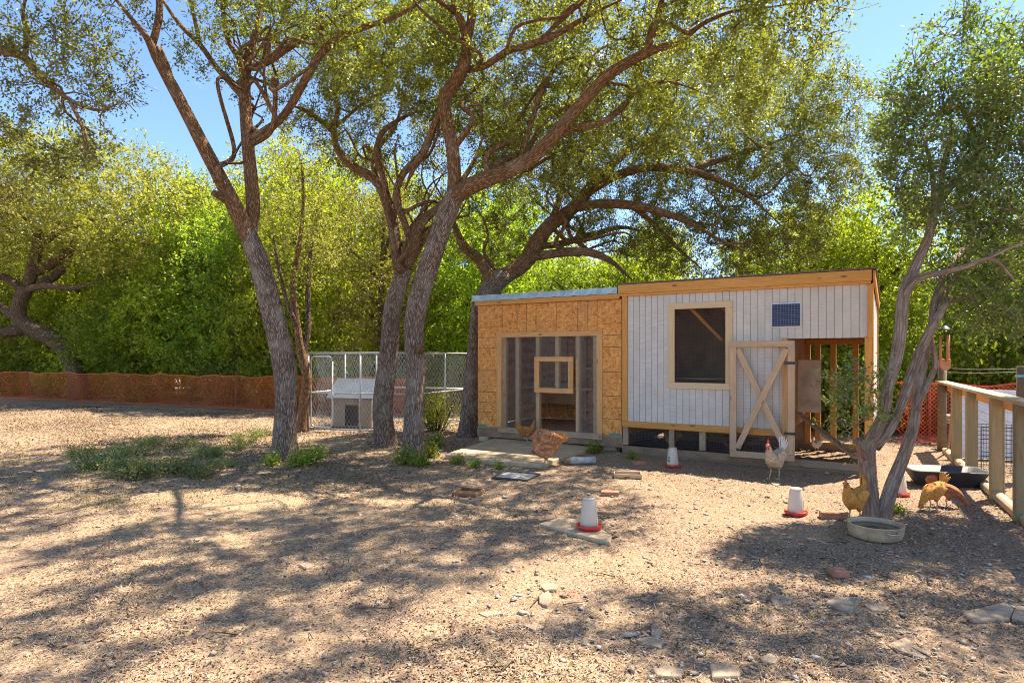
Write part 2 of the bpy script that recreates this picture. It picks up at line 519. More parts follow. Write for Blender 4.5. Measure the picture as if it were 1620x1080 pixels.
class MB:
    """collects shapes, then links them as one mesh object"""

    def __init__(self):
        self.v, self.f, self.bark = [], [], []

    def add(self, v, f):
        k = len(self.v)
        self.v += [tuple(p) for p in v]
        self.f += [tuple(i + k for i in q) for q in f]
        return self

    def box(self, x0, x1, y0, y1, z0, z1):
        v = [(x, y, z) for z in (z0, z1) for y in (y0, y1) for x in (x0, x1)]
        return self.add(v, [(0, 2, 3, 1), (4, 5, 7, 6), (0, 1, 5, 4), (2, 6, 7, 3), (0, 4, 6, 2), (1, 3, 7, 5)])

    def tube(self, pts, radii, sides=8, cap=True, wob=0.0, seed=0, bark=False, squash=None):
        pts = [Vector(p) for p in pts]
        n = len(pts)
        if isinstance(radii, (int, float)):
            radii = [radii] * n
        t0 = (pts[1] - pts[0]).normalized()
        ref = Vector((0, 0, 1)) if abs(t0.z) < 0.9 else Vector((0, 1, 0))
        u = t0.cross(ref).normalized()
        k = len(self.v)
        L = 0.0
        ph = [random.uniform(0, 6.28) for _ in range(6)]
        for i in range(n):
            t = (pts[min(i + 1, n - 1)] - pts[max(i - 1, 0)]).normalized()
            u = (u - t * u.dot(t))
            u = u.normalized() if u.length > 1e-6 else t.orthogonal().normalized()
            w = t.cross(u)
            if i:
                L += (pts[i] - pts[i - 1]).length
            r = radii[i]
            for s in range(sides):
                a = 2 * math.pi * s / sides
                rr = r
                if wob:
                    rr *= 1 + wob * (0.55 * math.sin(2 * a + ph[0] + L * 2.1) + 0.45 * math.sin(3 * a + ph[1] - L * 3.3) + 0.5 * math.sin(ph[2] + L * 4.0 + a) + 0.3 * math.sin(5 * a + ph[3] + L * 1.2))
                self.v.append(tuple(pts[i] + u * (rr * math.cos(a)) + w * (rr * math.sin(a))))
                if bark:
                    self.bark.append((r * math.cos(a) + seed * 0.37, r * math.sin(a), L + seed * 1.7))
        for i in range(n - 1):
            for s in range(sides):
                s2 = (s + 1) % sides
                self.f.append((k + i * sides + s, k + i * sides + s2, k + (i + 1) * sides + s2, k + (i + 1) * sides + s))
        if cap:
            self.f.append(tuple(k + s for s in reversed(range(sides))))
            self.f.append(tuple(k + (n - 1) * sides + s for s in range(sides)))
        return self

    def lathe(self, prof, segs=24, center=(0, 0, 0), close=False, ax=1.0, ay=1.0, smoothcap=True):
        k = len(self.v)
        for r, z in prof:
            for s in range(segs):
                a = 2 * math.pi * s / segs
                self.v.append((center[0] + r * ax * math.cos(a), center[1] + r * ay * math.sin(a), center[2] + z))
        m = len(prof)
        for i in range(m - 1):
            for s in range(segs):
                s2 = (s + 1) % segs
                self.f.append((k + i * segs + s, k + i * segs + s2, k + (i + 1) * segs + s2, k + (i + 1) * segs + s))
        if not close:
            if prof[0][0] > 1e-5:
                self.f.append(tuple(k + s for s in reversed(range(segs))))
            if prof[-1][0] > 1e-5:
                self.f.append(tuple(k + (m - 1) * segs + s for s in range(segs)))
        else:
            for s in range(segs):
                s2 = (s + 1) % segs
                self.f.append((k + (m - 1) * segs + s, k + (m - 1) * segs + s2, k + s2, k + s))
        return self

    def prism(self, poly, y0, y1, axis='y'):
        k = len(poly)
        if axis == 'y':
            v = [(x, y0, z) for x, z in poly] + [(x, y1, z) for x, z in poly]
        elif axis == 'z':
            v = [(x, y, y0) for x, y in poly] + [(x, y, y1) for x, y in poly]
        else:
            v = [(y0, x, z) for x, z in poly] + [(y1, x, z) for x, z in poly]
        f = [tuple(range(k)), tuple(reversed(range(k, 2 * k)))] + [(i, i + k, (i + 1) % k + k, (i + 1) % k) for i in range(k)]
        return self.add(v, f)

    def build(self, name, mat, parent=None, smooth=False, bev=0.0, loc=None, rz=0.0, sub=0):
        me = bpy.data.meshes.new(name)
        me.from_pydata(self.v, [], self.f)
        if self.bark:
            at = me.attributes.new('bark', 'FLOAT_VECTOR', 'POINT')
            at.data.foreach_set('vector', np.array(self.bark, dtype=np.float32).ravel())
        bm = bmesh.new()
        bm.from_mesh(me)
        bmesh.ops.recalc_face_normals(bm, faces=bm.faces)
        if bev:
            bmesh.ops.bevel(bm, geom=[e for e in bm.edges if e.calc_face_angle(0) > 0.5], offset=bev, segments=1, affect='EDGES', clamp_overlap=True)
        bm.to_mesh(me)
        bm.free()
        if smooth:
            me.shade_smooth()
        me.materials.append(M[mat] if isinstance(mat, str) else mat)
        o = bpy.data.objects.new(name, me)
        link(o, parent)
        if loc is not None:
            o.location = loc
        if rz:
            o.rotation_euler = (0, 0, rz)
        if sub:
            md = o.modifiers.new('smooth', 'SUBSURF')
            md.levels = md.render_levels = sub
        return o


BOX_CACHE = {}
MAT = {}


def board(name, parent, a, b, w, t, mat, up=(0, 0, 1), bev=0.003, ext=0.0):
    """a straight board from a to b; w along 'up', t across; its own axes follow its grain"""
    a, b = Vector(a), Vector(b)
    d = b - a
    L = d.length + 2 * ext
    x = d.normalized()
    upv = Vector(up)
    y = upv.cross(x).normalized()
    z = x.cross(y)
    key = (round(L, 3), round(w, 3), round(t, 3), mat)
    me = BOX_CACHE.get(key)
    if me is None:
        o = MB().box(-L / 2, L / 2, -t / 2, t / 2, -w / 2, w / 2).build(name, mat, None, bev=min(bev, t * 0.3, w * 0.3))
        me = o.data
        BOX_CACHE[key] = me
    else:
        o = bpy.data.objects.new(name, me)
        COL.objects.link(o)
    o.parent = parent
    mt = Matrix((x, y, z)).transposed().to_4x4()
    mt.translation = (a + b) / 2
    o.matrix_local = mt
    MAT[o.name] = mt.copy()
    return o


def np_mesh(name, verts, quads, mat, parent=None, tint=None, smooth=False):
    me = bpy.data.meshes.new(name)
    nv, nq, k = len(verts), len(quads), quads.shape[1]
    me.vertices.add(nv)
    me.vertices.foreach_set('co', np.ascontiguousarray(verts, dtype=np.float32).ravel())
    me.loops.add(nq * k)
    me.loops.foreach_set('vertex_index', np.ascontiguousarray(quads, dtype=np.int32).ravel())
    me.polygons.add(nq)
    me.polygons.foreach_set('loop_start', np.arange(0, nq * k, k, dtype=np.int32))
    me.polygons.foreach_set('loop_total', np.full(nq, k, dtype=np.int32))
    if tint is not None:
        at = me.attributes.new('tint', 'FLOAT', 'POINT')
        at.data.foreach_set('value', np.ascontiguousarray(tint, dtype=np.float32))
    me.update()
    me.validate()
    if smooth:
        me.shade_smooth()
    me.materials.append(M[mat])
    o = bpy.data.objects.new(name, me)
    return link(o, parent)


def unit(a):
    return a / np.maximum(np.linalg.norm(a, axis=1, keepdims=True), 1e-9)


def leaf_mesh(name, pos, dirs, length, width, mat, parent=None, tint=None, updown=0.6, fold=0.18):
    n = len(pos)
    d = unit(dirs)
    up = RNG.normal(size=(n, 3))
    up[:, 2] = np.abs(up[:, 2]) + updown
    s = unit(np.cross(d, up))
    nn = np.cross(s, d)
    L = (length * RNG.uniform(0.6, 1.25, n))[:, None]
    W = (width * RNG.uniform(0.7, 1.2, n))[:, None]
    v = np.empty((n, 4, 3))
    v[:, 0] = pos
    v[:, 1] = pos + d * L * 0.5 + s * W * 0.5 + nn * W * fold
    v[:, 2] = pos + d * L
    v[:, 3] = pos + d * L * 0.5 - s * W * 0.5 + nn * W * fold
    q = np.arange(n * 4).reshape(n, 4)
    t = RNG.uniform(0, 1, n) if tint is None else tint
    return np_mesh(name, v.reshape(-1, 3), q, mat, parent, np.repeat(t, 4))


# ------------------------------------------------------------------ tree builder
def spline(ctrl, step):
    """Catmull-Rom through rows (x, y, z, r)"""
    c = np.array(ctrl, dtype=float)
    if len(c) < 3:
        n = max(2, int(np.linalg.norm(c[-1, :3] - c[0, :3]) / step))
        t = np.linspace(0, 1, n + 1)[:, None]
        return c[0] * (1 - t) + c[-1] * t
    p = np.vstack([2 * c[0] - c[1], c, 2 * c[-1] - c[-2]])
    p[0, 3], p[-1, 3] = c[0, 3], c[-1, 3]
    out = []
    for i in range(1, len(p) - 2):
        seg = np.linalg.norm(p[i + 1, :3] - p[i, :3])
        n = max(2, int(seg / step))
        for t in np.arange(n) / n:
            out.append(0.5 * ((2 * p[i]) + (-p[i - 1] + p[i + 1]) * t + (2 * p[i - 1] - 5 * p[i] + 4 * p[i + 1] - p[i + 2]) * t * t + (-p[i - 1] + 3 * p[i] - 3 * p[i + 1] + p[i + 2]) * t ** 3))
    out.append(c[-1])
    o = np.array(out)
    o[:, 3] = np.maximum(o[:, 3], 0.004)
    return o


def limb_from_pixels(rows):
    """rows (px, py, distance, radius in px) to metres"""
    out = []
    for px, py, d, r in rows:
        p = P(px, py, d)
        out.append((p.x, p.y, p.z, r * d / 1000))
    return out


def gap_field(c, w):
    k = 6.283 / w
    return math.sin(c[0] * k + 1.3 * math.sin(c[1] * k * 0.6)) * math.sin(c[1] * k * 0.9 + 0.8 * math.sin(c[0] * k * 0.7) + 2.0) + 0.35 * math.sin(c[2] * k + c[0] * k * 0.5)


def sample_ellipsoids(els, n, mind, gap=0.0):
    vols = np.array([e[1][0] * e[1][1] * e[1][2] * (e[2] if len(e) > 2 else 1.0) for e in els])
    pts = []
    tries = 0
    arr = np.empty((n, 3))
    k = 0
    while k < n and tries < n * 30:
        tries += 1
        e = els[RNG.choice(len(els), p=vols / vols.sum())]
        q = RNG.normal(size=3)
        q *= RNG.uniform() ** (1 / 3) / np.linalg.norm(q)
        c = np.array(e[0]) + q * np.array(e[1])
        if gap and gap_field(c, gap) < -0.18:
            continue
        if k and (np.sum((arr[:k] - c) ** 2, axis=1) < mind * mind).any():
            continue
        arr[k] = c
        k += 1
    return arr[:k]


def grow_tree(root, limbs, ellipsoids, clusters, leaves, leaf_mat, bark_trunk='bark', bark_limb='bark_limb', leaf_len=0.055, leaf_w=0.028,
              twig=0.42, mind=0.3, skel_from=1, twigs=9, sag=0.12, wob=0.07, step=0.12, sides=18, minz=1.5, twig_r=0.012, crown_name='crown', updown=0.6, drop=None, gap=0.0, slim=1.0, extra=0):
    """limbs[0] is the trunk; every further limb a part of its own; leaves hang on grown twigs"""
    skel = []
    for i, lb in enumerate(limbs):
        if slim != 1.0:
            lb = [(r[0], r[1], r[2], r[3] * slim) for r in lb]
        s = spline(lb, step)
        r0 = max(x[3] for x in lb)
        if i and np.linalg.norm(s[-1, :3] - s[0, :3]) > 0.5:
            tt = np.linspace(0, 1, len(s))
            s[:, 3] *= np.clip(1 - np.clip(tt - 0.6, 0, 1) / 0.4 * 0.72, 0.2, 1)
        mb = MB()
        sd = sides if r0 > 0.08 else (12 if r0 > 0.04 else 8)
        mb.tube(s[:, :3], list(s[:, 3]), sd, True, wob, i + len(root.name) * 3, True)
        mb.build('trunk' if i == 0 else 'limb', bark_trunk if i == 0 else bark_limb, root, smooth=True)
        if i >= skel_from or len(limbs) == 1:
            m = s[s[:, 2] > minz]
            if len(m):
                skel.append(m)
        elif i == 0:
            m = s[-3:]
            skel.append(m)
    skel = np.vstack(skel)
    cen = sample_ellipsoids(ellipsoids, clusters, mind, gap)
    if drop is not None:
        cen = np.array([c for c in cen if not drop(c)])
    mb = MB()
    # crooked side branches, drawn towards parts of the crown
    for e in range(extra):
        ok = np.where(skel[:, 3] > 0.028)[0]
        if not len(ok):
            break
        j = int(RNG.choice(ok))
        a = skel[j]
        dd = np.linalg.norm(cen - a[:3], axis=1)
        near = np.where((dd > 0.9) & (dd < 2.4))[0]
        if not len(near):
            continue
        c = cen[int(RNG.choice(near))]
        L_ = np.linalg.norm(c - a[:3])
        rb = min(a[3] * 0.6, 0.05)
        rows = []
        for i in range(6):
            t = i / 5
            jit = RNG.normal(size=3) * L_ * 0.085 if 0 < i < 5 else np.zeros(3)
            rows.append(tuple(a[:3] * (1 - t) + c * t + jit) + (rb * (1 - t) + 0.010 * t,))
        sp_ = spline(rows, 0.1)
        mb.tube(sp_[:, :3], list(sp_[:, 3]), 7, False, 0.06, e, True)
        skel = np.vstack([skel, sp_[3:]])
    cap = len(skel) + len(cen) * 8 + 10
    nod = np.empty((cap, 4))
    nod[:len(skel)] = skel
    k = len(skel)
    # nearest first, so that far clusters hang on branches grown for nearer ones
    d0 = np.array([np.min(np.sum((skel[:, :3] - c) ** 2, axis=1)) for c in cen])
    lp, ld, lt = [], [], []
    for ci in np.argsort(d0):
        c = cen[ci]
        dd = np.sum((nod[:k, :3] - c) ** 2, axis=1)
        j = int(np.argmin(dd))
        dist = math.sqrt(dd[j])
        a = nod[j]
        nseg = max(3, min(7, int(dist / 0.16)))
        r1 = 0.005
        r0 = min(a[3] * 0.75, r1 + twig_r * dist + 0.004)
        off = RNG.normal(size=3) * dist * 0.13
        off[2] -= dist * sag * 0.5
        pts, rad = [], []
        for i in range(nseg + 1):
            t = i / nseg
            p = a[:3] * (1 - t) + c * t + off * math.sin(math.pi * t) + (RNG.normal(size=3) * 0.02 if 0 < i < nseg else 0)
            pts.append(Vector(p))
            rad.append(r0 * (1 - t) + r1 * t)
        mb.tube(pts, rad, 5, False, 0, ci % 9, True)
        for i in range(1, nseg + 1):
            if k < cap:
                nod[k, :3] = pts[i]
                nod[k, 3] = rad[i]
                k += 1
        axis = unit((c - a[:3])[None])[0]
        ctint = RNG.normal(0.5, 0.13)
        nt_ = max(3, int(twigs * RNG.uniform(0.7, 1.3)))
        for w in range(nt_):
            q = RNG.normal(size=3) + axis * 0.7
            q[2] += 0.15
            q = q / np.linalg.norm(q)
            ln = twig * RNG.uniform(0.5, 1.2)
            st = np.array(pts[-1 - (w % 2)])
            en = st + q * ln
            mid = (st + en) / 2 + RNG.normal(size=3) * ln * 0.1
            if w % 2 == 0:
                mb.tube([Vector(st), Vector(mid), Vector(en)], [0.0045, 0.0035, 0.002], 3, False, 0, 0, True)
            m = max(3, int(leaves / nt_))
            t = RNG.uniform(0.12, 1.0, m)[:, None]
            pp = (st * (1 - t) ** 2 + 2 * mid * t * (1 - t) + en * t ** 2) + RNG.normal(size=(m, 3)) * 0.035
            lp.append(pp)
            ld.append(q[None] * 0.8 + RNG.normal(size=(m, 3)) * 0.9)
            lt.append(np.clip(RNG.normal(ctint, 0.2, m), 0, 1))
    tag(mb.build('twigs', bark_limb, root, smooth=True), kind='stuff')
    o = leaf_mesh(crown_name, np.vstack(lp), np.vstack(ld), leaf_len, leaf_w, leaf_mat, root, np.concatenate(lt), updown)
    tag(o, kind='stuff')
    return o


def copy_tree(o, loc, rz, sc, label=None):
    c = o.copy()
    COL.objects.link(c)
    c.location = loc
    c.rotation_euler = (0, 0, rz)
    c.scale = sc
    if label:
        c['label'] = label
    for ch in o.children:
        d = ch.copy()
        COL.objects.link(d)
        d.parent = c
    return c


# ================================================================== the ground
def axis_pts(lo, hi, fine_lo, fine_hi, fine, growth=1.35):
    pts = list(np.arange(fine_lo, fine_hi + 1e-6, fine))
    s, p = fine, pts[0]
    left = []
    while p > lo:
        s *= growth
        p -= s
        left.append(p)
    s, p = fine, pts[-1]
    right = []
    while p < hi:
        s *= growth
        p += s
        right.append(p)
    return np.array(left[::-1] + pts + right)


def build_ground():
    xs = axis_pts(-400, 400, -9, 8, 0.06)
    ys = axis_pts(-60, 600, 2.2, 14, 0.06)
    X, Y = np.meshgrid(xs, ys)
    f = np.clip((Y - 2) / 3, 0, 1)
    Z = (0.020 * np.sin(0.9 * X + 0.4) * np.cos(0.7 * Y) + 0.010 * np.sin(2.3 * X + 1.7 * Y)) * f
    near = ((X > -9) & (X < 8) & (Y > 2.2) & (Y < 14))
    Z = Z + np.where(near, RNG.normal(size=Z.shape) * 0.006 - 0.004, 0)
    Z = np.where((Y > 40) | (np.abs(X) > 40), 0, Z)
    v = np.stack([X, Y, Z], -1).reshape(-1, 3)
    nx, ny = len(xs), len(ys)
    i = np.arange(nx * ny).reshape(ny, nx)
    q = np.stack([i[:-1, :-1], i[:-1, 1:], i[1:, 1:], i[1:, :-1]], -1).reshape(-1, 4)
    o = np_mesh('ground', v, q, 'ground', smooth=True)
    tag(o, 'dry brown yard soil with straw and mulch', 'ground', kind='structure')


build_ground()

# ================================================================== the coops
CA = math.atan2(-0.522, 0.853)
P0 = Vector((-0.645, 11.94, 0))


def coop_world(u, v, z=0.0):
    return Vector((P0.x + 0.853 * u + 0.522 * v, P0.y - 0.522 * u + 0.853 * v, z))


def wire_grid(name, parent, x0, x1, z0, z1, y, pitch, width, mat):
    mb = MB()
    for x in np.arange(x0 + pitch / 2, x1, pitch):
        mb.add([(x - width / 2, y, z0), (x + width / 2, y, z0), (x + width / 2, y, z1), (x - width / 2, y, z1)], [(0, 1, 2, 3)])
    for z in np.arange(z0 + pitch / 2, z1, pitch):
        mb.add([(x0, y + 0.001, z - width / 2), (x1, y + 0.001, z - width / 2), (x1, y + 0.001, z + width / 2), (x0, y + 0.001, z + width / 2)], [(0, 1, 2, 3)])
    return tag(mb.build(name, mat, parent), kind='stuff')


def panel(name, parent, x0, x1, y0, y1, z0, z1, mat, bev=0.002):
    o = MB().box(x0 - (x0 + x1) / 2, x1 - (x0 + x1) / 2, y0 - (y0 + y1) / 2, y1 - (y0 + y1) / 2, z0 - (z0 + z1) / 2, z1 - (z0 + z1) / 2).build(name, mat, parent, bev=bev)
    o.location = ((x0 + x1) / 2, (y0 + y1) / 2, (z0 + z1) / 2)
    return o


def build_osb_coop():
    c = thing('chicken_coop', 'orange strand board chicken coop with wide wire screened front and grey metal roof', 'coop', P0, CA)
    W, D = 2.875, 2.3
    # cladding sheets
    for x0, x1, z0, z1 in ((0.0, 0.548, 0.285, 2.54), (0.553, 2.448, 2.03, 2.54), (2.453, W, 0.285, 2.54)):
        panel('wall_panel', c, x0, x1, 0, 0.012, z0, z1, 'osb', 0.001)
    # printed nail lines
    for z in (2.135, 1.945, 1.745, 1.33, 0.93, 0.735, 0.552):
        panel('print_line', c, 0.004, 0.43, -0.0012, -0.0002, z - 0.004, z + 0.004, 'print', 0)
        panel('print_line', c, 2.545, W - 0.004, -0.0012, -0.0002, z + 0.002, z + 0.009, 'print', 0)
    for x in (0.864, 1.063, 1.259, 1.665, 2.08, 2.269):
        panel('print_line', c, x - 0.004, x + 0.004, -0.0012, -0.0002, 2.035, 2.535, 'print', 0)
    for x0, x1 in ((0.0, 0.20), (W - 0.22, W)):
        panel('paint_mark', c, x0 + 0.005, x1 - 0.005, -0.0012, -0.0002, 0.288, 0.318, 'teal', 0)
    # skids and sill
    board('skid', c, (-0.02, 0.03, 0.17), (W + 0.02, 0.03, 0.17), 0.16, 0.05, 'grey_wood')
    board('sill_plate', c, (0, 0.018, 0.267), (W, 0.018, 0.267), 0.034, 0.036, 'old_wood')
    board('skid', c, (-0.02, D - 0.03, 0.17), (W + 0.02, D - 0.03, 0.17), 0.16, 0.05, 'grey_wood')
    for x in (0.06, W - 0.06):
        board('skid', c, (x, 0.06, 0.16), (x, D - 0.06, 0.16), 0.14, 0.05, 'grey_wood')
    panel('floor', c, 0.01, W - 0.01, 0.08, D - 0.06, 0.235, 0.255, 'interior', 0)
    # window surround
    board('window_trim', c, (0.433, -0.012, 1.985), (2.54, -0.012, 1.985), 0.085, 0.022, 'new_wood')
    board('window_trim', c, (0.455, -0.012, 0.245), (2.54, -0.012, 0.245), 0.10, 0.022, 'old_wood')
    board('window_trim', c, (0.485, -0.012, 0.296), (0.485, -0.012, 1.941), 0.10, 0.022, 'new_wood', up=(1, 0, 0))
    board('window_trim', c, (2.49, -0.012, 0.296), (2.49, -0.012, 1.941), 0.10, 0.022, 'new_wood', up=(1, 0, 0))
    for x in (0.575, 0.86, 1.28, 2.07, 2.40):
        board('stud', c, (x, 0.055, 0.27), (x, 0.055, 2.10), 0.075, 0.085, 'stud', up=(1, 0, 0))
    board('stud', c, (1.67, 0.055, 1.0), (1.67, 0.055, 2.10), 0.07, 0.085, 'stud', up=(1, 0, 0))
    for x0, x1, z0, z1 in ((0.54, 1.26, 0.29, 1.95), (1.26, 2.08, 1.55, 1.95), (2.08, 2.45, 0.29, 1.95)):
        wire_grid('hardware_cloth', c, x0, x1, z0, z1, 0.003, 0.020, 0.0030, 'wire')
    # raised pop door with its own screen
    pd = board('pop_door', c, (1.255, -0.045, 1.545), (2.015, -0.045, 1.545), 0.085, 0.03, 'new_wood')
    pi = MAT[pd.name].inverted()

    def sub(name, a, b, w, mat, up):
        o = board(name, pd, a, b, w, 0.028, mat, up)
        o.matrix_local = pi @ MAT[o.name]

    sub('door_rail', (1.255, -0.045, 0.995), (2.015, -0.045, 0.995), 0.085, 'new_wood', (0, 0, 1))
    sub('door_stile', (1.302, -0.045, 1.04), (1.302, -0.045, 1.50), 0.095, 'new_wood', (1, 0, 0))
    sub('door_stile', (1.967, -0.045, 1.04), (1.967, -0.045, 1.50), 0.095, 'new_wood', (1, 0, 0))
    wg = wire_grid('door_screen', pd, 1.35, 1.92, 1.03, 1.51, -0.043, 0.020, 0.003, 'wire')
    wg.matrix_local = pi.copy()
    # side and back walls, inside framing
    panel('wall_panel', c, -0.001, 0.011, 0.014, D, 0.285, 2.52, 'osb', 0)
    panel('wall_panel', c, W - 0.012, W, 0.014, D, 0.285, 2.52, 'osb', 0)
    for x0, x1, z0, z1 in ((0.013, 1.55, 0.285, 2.40), (1.55, 2.10, 0.285, 0.50), (1.55, 2.10, 1.20, 2.40), (2.10, W - 0.014, 0.285, 2.40)):
        panel('back_panel', c, x0, x1, D - 0.012, D, z0, z1, 'osb', 0)
    for x in (0.3, 0.75, 1.2, 1.53, 1.86, 2.12, 2.55):
        board('rear_stud', c, (x, D - 0.06, 0.26), (x, D - 0.06, 2.40), 0.04, 0.085, 'stud', up=(1, 0, 0))
    board('rear_plate', c, (0.05, D - 0.058, 0.48), (W - 0.05, D - 0.058, 0.48), 0.04, 0.09, 'stud')
    board('roost', c, (0.05, 1.5, 0.95), (W - 0.05, 1.5, 0.95), 0.05, 0.05, 'stud')
    board('roost', c, (0.05, 1.8, 1.35), (W - 0.05, 1.8, 1.35), 0.05, 0.05, 'stud')
    panel('nest_box', c, 0.06, 1.1, 1.9, 2.2, 0.6, 1.05, 'interior')
    for x in (0.5, 1.2, 1.9, 2.5):
        board('rafter', c, (x, 0.03, 2.55), (x, D, 2.36), 0.085, 0.04, 'stud')
    # roof
    board('fascia', c, (-0.03, -0.045, 2.585), (W - 0.02, -0.045, 2.585), 0.085, 0.035, 'orange_wood')
    mb = MB()
    nx = 60
    top, bot, back = [], [], []
    for i in range(nx + 1):
        x = -0.09 + (W + 0.045) * i / nx
        wv = 0.006 * math.sin(i * 0.9) + 0.004 * math.sin(i * 2.3 + 1)
        top.append((x, -0.075, 2.735 + wv * 0.4))
        bot.append((x, -0.085 + wv, 2.627 + wv))
        back.append((x, D + 0.1, 2.50))
    k = nx + 1
    mb.add(bot + top + back, [(i, i + 1, i + 1 + k, i + k) for i in range(nx)] + [(i + k, i + 1 + k, i + 1 + 2 * k, i + 2 * k) for i in range(nx)])
    r = mb.build('roof', 'galv_sheet', c, smooth=False)
    sd = r.modifiers.new('thickness', 'SOLIDIFY')
    sd.thickness = 0.006
    sd.offset = -1
    panel('foundation_block', c, 0.02, 0.24, -0.01, 0.2, -0.03, 0.088, 'concrete', 0.01)
    panel('foundation_block', c, 2.5, 2.74, 0.1, 0.35, -0.03, 0.088, 'concrete', 0.01)
    panel('foundation_block', c, 0.02, 0.24, D - 0.25, D - 0.02, -0.03, 0.088, 'concrete', 0.01)
    panel('foundation_block', c, 2.5, 2.74, D - 0.25, D - 0.02, -0.03, 0.088, 'concrete', 0.01)


build_osb_coop()


def build_white_coop():
    JU = 2.90
    c = thing('chicken_coop', 'white board sided chicken coop with cream window and open wooden run', 'coop', coop_world(JU, 0), CA)
    W, D = 3.58, 2.2

    def U(u):
        return u - JU

    # siding strips between the grooves, cut round the window
    wx0, wx1, wz0, wz1 = U(3.74), U(4.60), 1.12, 2.40
    x, k = U(2.985), 0
    pitch = 0.1012
    while x < U(6.42) - 0.02:
        x1 = min(x + pitch - 0.005, U(6.42))
        zlow = 0.535 if x1 < U(5.42) else 1.85
        spans = [(zlow, 2.59)]
        if x1 > wx0 and x < wx1:
            spans = [(zlow, wz0), (wz1, 2.59)]
        for z0, z1 in spans:
            panel('siding_board', c, x, x1, 0.0, 0.014, z0, z1, 'siding', 0.0025)
        x += pitch
    panel('sheathing', c, U(2.99), wx0, 0.016, 0.028, 0.54, 2.58, 'siding', 0)
    panel('sheathing', c, wx1, U(5.40), 0.016, 0.028, 0.54, 2.58, 'siding', 0)
    panel('sheathing', c, wx0, wx1, 0.016, 0.028, 0.54, wz0, 'siding', 0)
    panel('sheathing', c, U(5.40), U(6.42), 0.016, 0.028, 1.86, 2.58, 'siding', 0)
    # trim
    board('corner_trim', c, (U(2.94), -0.012, 0.54), (U(2.94), -0.012, 2.59), 0.088, 0.03, 'orange_wood', up=(1, 0, 0))
    board('corner_trim', c, (U(6.452), -0.012, 1.845), (U(6.452), -0.012, 2.575), 0.066, 0.03, 'orange_wood', up=(1, 0, 0))
    board('corner_post', c, (U(6.43), 0.03, 0.12), (U(6.43), 0.03, 1.86), 0.09, 0.09, 'orange_wood', up=(1, 0, 0))
    board('skirt_trim', c, (U(2.896), -0.014, 0.487), (U(5.40), -0.014, 0.487), 0.10, 0.03, 'orange_wood')
    board('opening_post', c, (U(5.375), 0.0, 0.20), (U(5.375), 0.0, 1.86), 0.075, 0.06, 'new_wood', up=(1, 0, 0))
    board('header', c, (U(5.42), 0.055, 1.90), (U(6.40), 0.055, 1.90), 0.09, 0.04, 'orange_wood')
    board('fascia', c, (U(2.845), -0.062, 2.69), (U(6.47), -0.062, 2.69), 0.15, 0.036, 'orange_wood')
    board('sub_fascia', c, (U(2.86), -0.030, 2.597), (U(6.46), -0.030, 2.597), 0.035, 0.06, 'orange_wood')
    # window
    for z in (2.383, 1.137):
        board('window_frame', c, (U(3.665), -0.014, z), (U(4.652), -0.014, z), 0.098, 0.026, 'cream')
    for x in (3.718, 4.60):
        board('window_frame', c, (U(x), -0.014, 1.187), (U(x), -0.014, 2.333), 0.104, 0.026, 'cream', up=(1, 0, 0))
    wire_grid('window_screen', c, U(3.75), U(4.57), 1.17, 2.35, 0.006, 0.0245, 0.0024, 'dark_wire')
    # raised floor, inner walls
    panel('floor', c, U(2.92), U(5.40), 0.03, D - 0.03, 0.50, 0.53, 'interior', 0)
    panel('partition', c, U(5.39), U(5.408), 0.03, D - 0.03, 0.53, 2.45, 'interior', 0)
    panel('inner_wall', c, U(2.93), U(2.945), 0.03, D - 0.03, 0.53, 2.5, 'interior', 0)
    panel('back_wall', c, U(2.93), U(5.40), D - 0.03, D - 0.012, 0.53, 2.504, 'interior', 0)
    panel('back_wall', c, U(5.40), U(6.46), D - 0.03, D - 0.012, 1.88, 2.504, 'interior', 0)
    board('shelf', c, (U(2.95), 0.5, 1.24), (U(5.38), 0.5, 1.24), 0.03, 0.35, 'grey_wood')
    for u in (3.2, 3.75, 4.3, 4.85, 5.38, 5.9, 6.4):
        board('rafter', c, (U(u), 0.0, 2.66), (U(u), D, 2.42), 0.09, 0.04, 'orange_wood')
    board('brace', c, (U(4.35), 0.3, 2.45), (U(4.8), 0.6, 1.9), 0.05, 0.03, 'orange_wood')
    board('brace', c, (U(3.85), 0.3, 2.45), (U(4.35), 0.6, 1.85), 0.05, 0.03, 'orange_wood')
    # crawl space
    for u0, u1 in ((2.90, 2.985), (3.67, 3.755), (4.15, 4.245), (4.60, 4.68), (5.32, 5.40)):
        panel('crawl_post', c, U(u0), U(u1), 0.0, 0.06, 0.14, 0.436, 'old_wood')
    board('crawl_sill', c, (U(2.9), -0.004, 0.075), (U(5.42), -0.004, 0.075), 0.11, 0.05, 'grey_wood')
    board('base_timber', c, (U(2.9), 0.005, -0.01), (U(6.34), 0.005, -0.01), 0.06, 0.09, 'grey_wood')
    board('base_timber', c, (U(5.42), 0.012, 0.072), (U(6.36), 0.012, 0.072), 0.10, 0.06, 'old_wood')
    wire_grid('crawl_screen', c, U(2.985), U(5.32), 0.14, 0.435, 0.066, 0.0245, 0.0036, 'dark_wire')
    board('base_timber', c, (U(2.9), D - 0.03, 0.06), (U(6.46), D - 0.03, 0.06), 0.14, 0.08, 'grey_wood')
    panel('crawl_back', c, U(2.93), U(5.40), D - 0.03, D - 0.012, 0.13, 0.50, 'interior', 0)
    for u in (2.95, 3.8, 4.7):
        board('rear_post', c, (U(u), D - 0.05, 0.1), (U(u), D - 0.05, 0.5), 0.09, 0.09, 'orange_wood', up=(1, 0, 0))
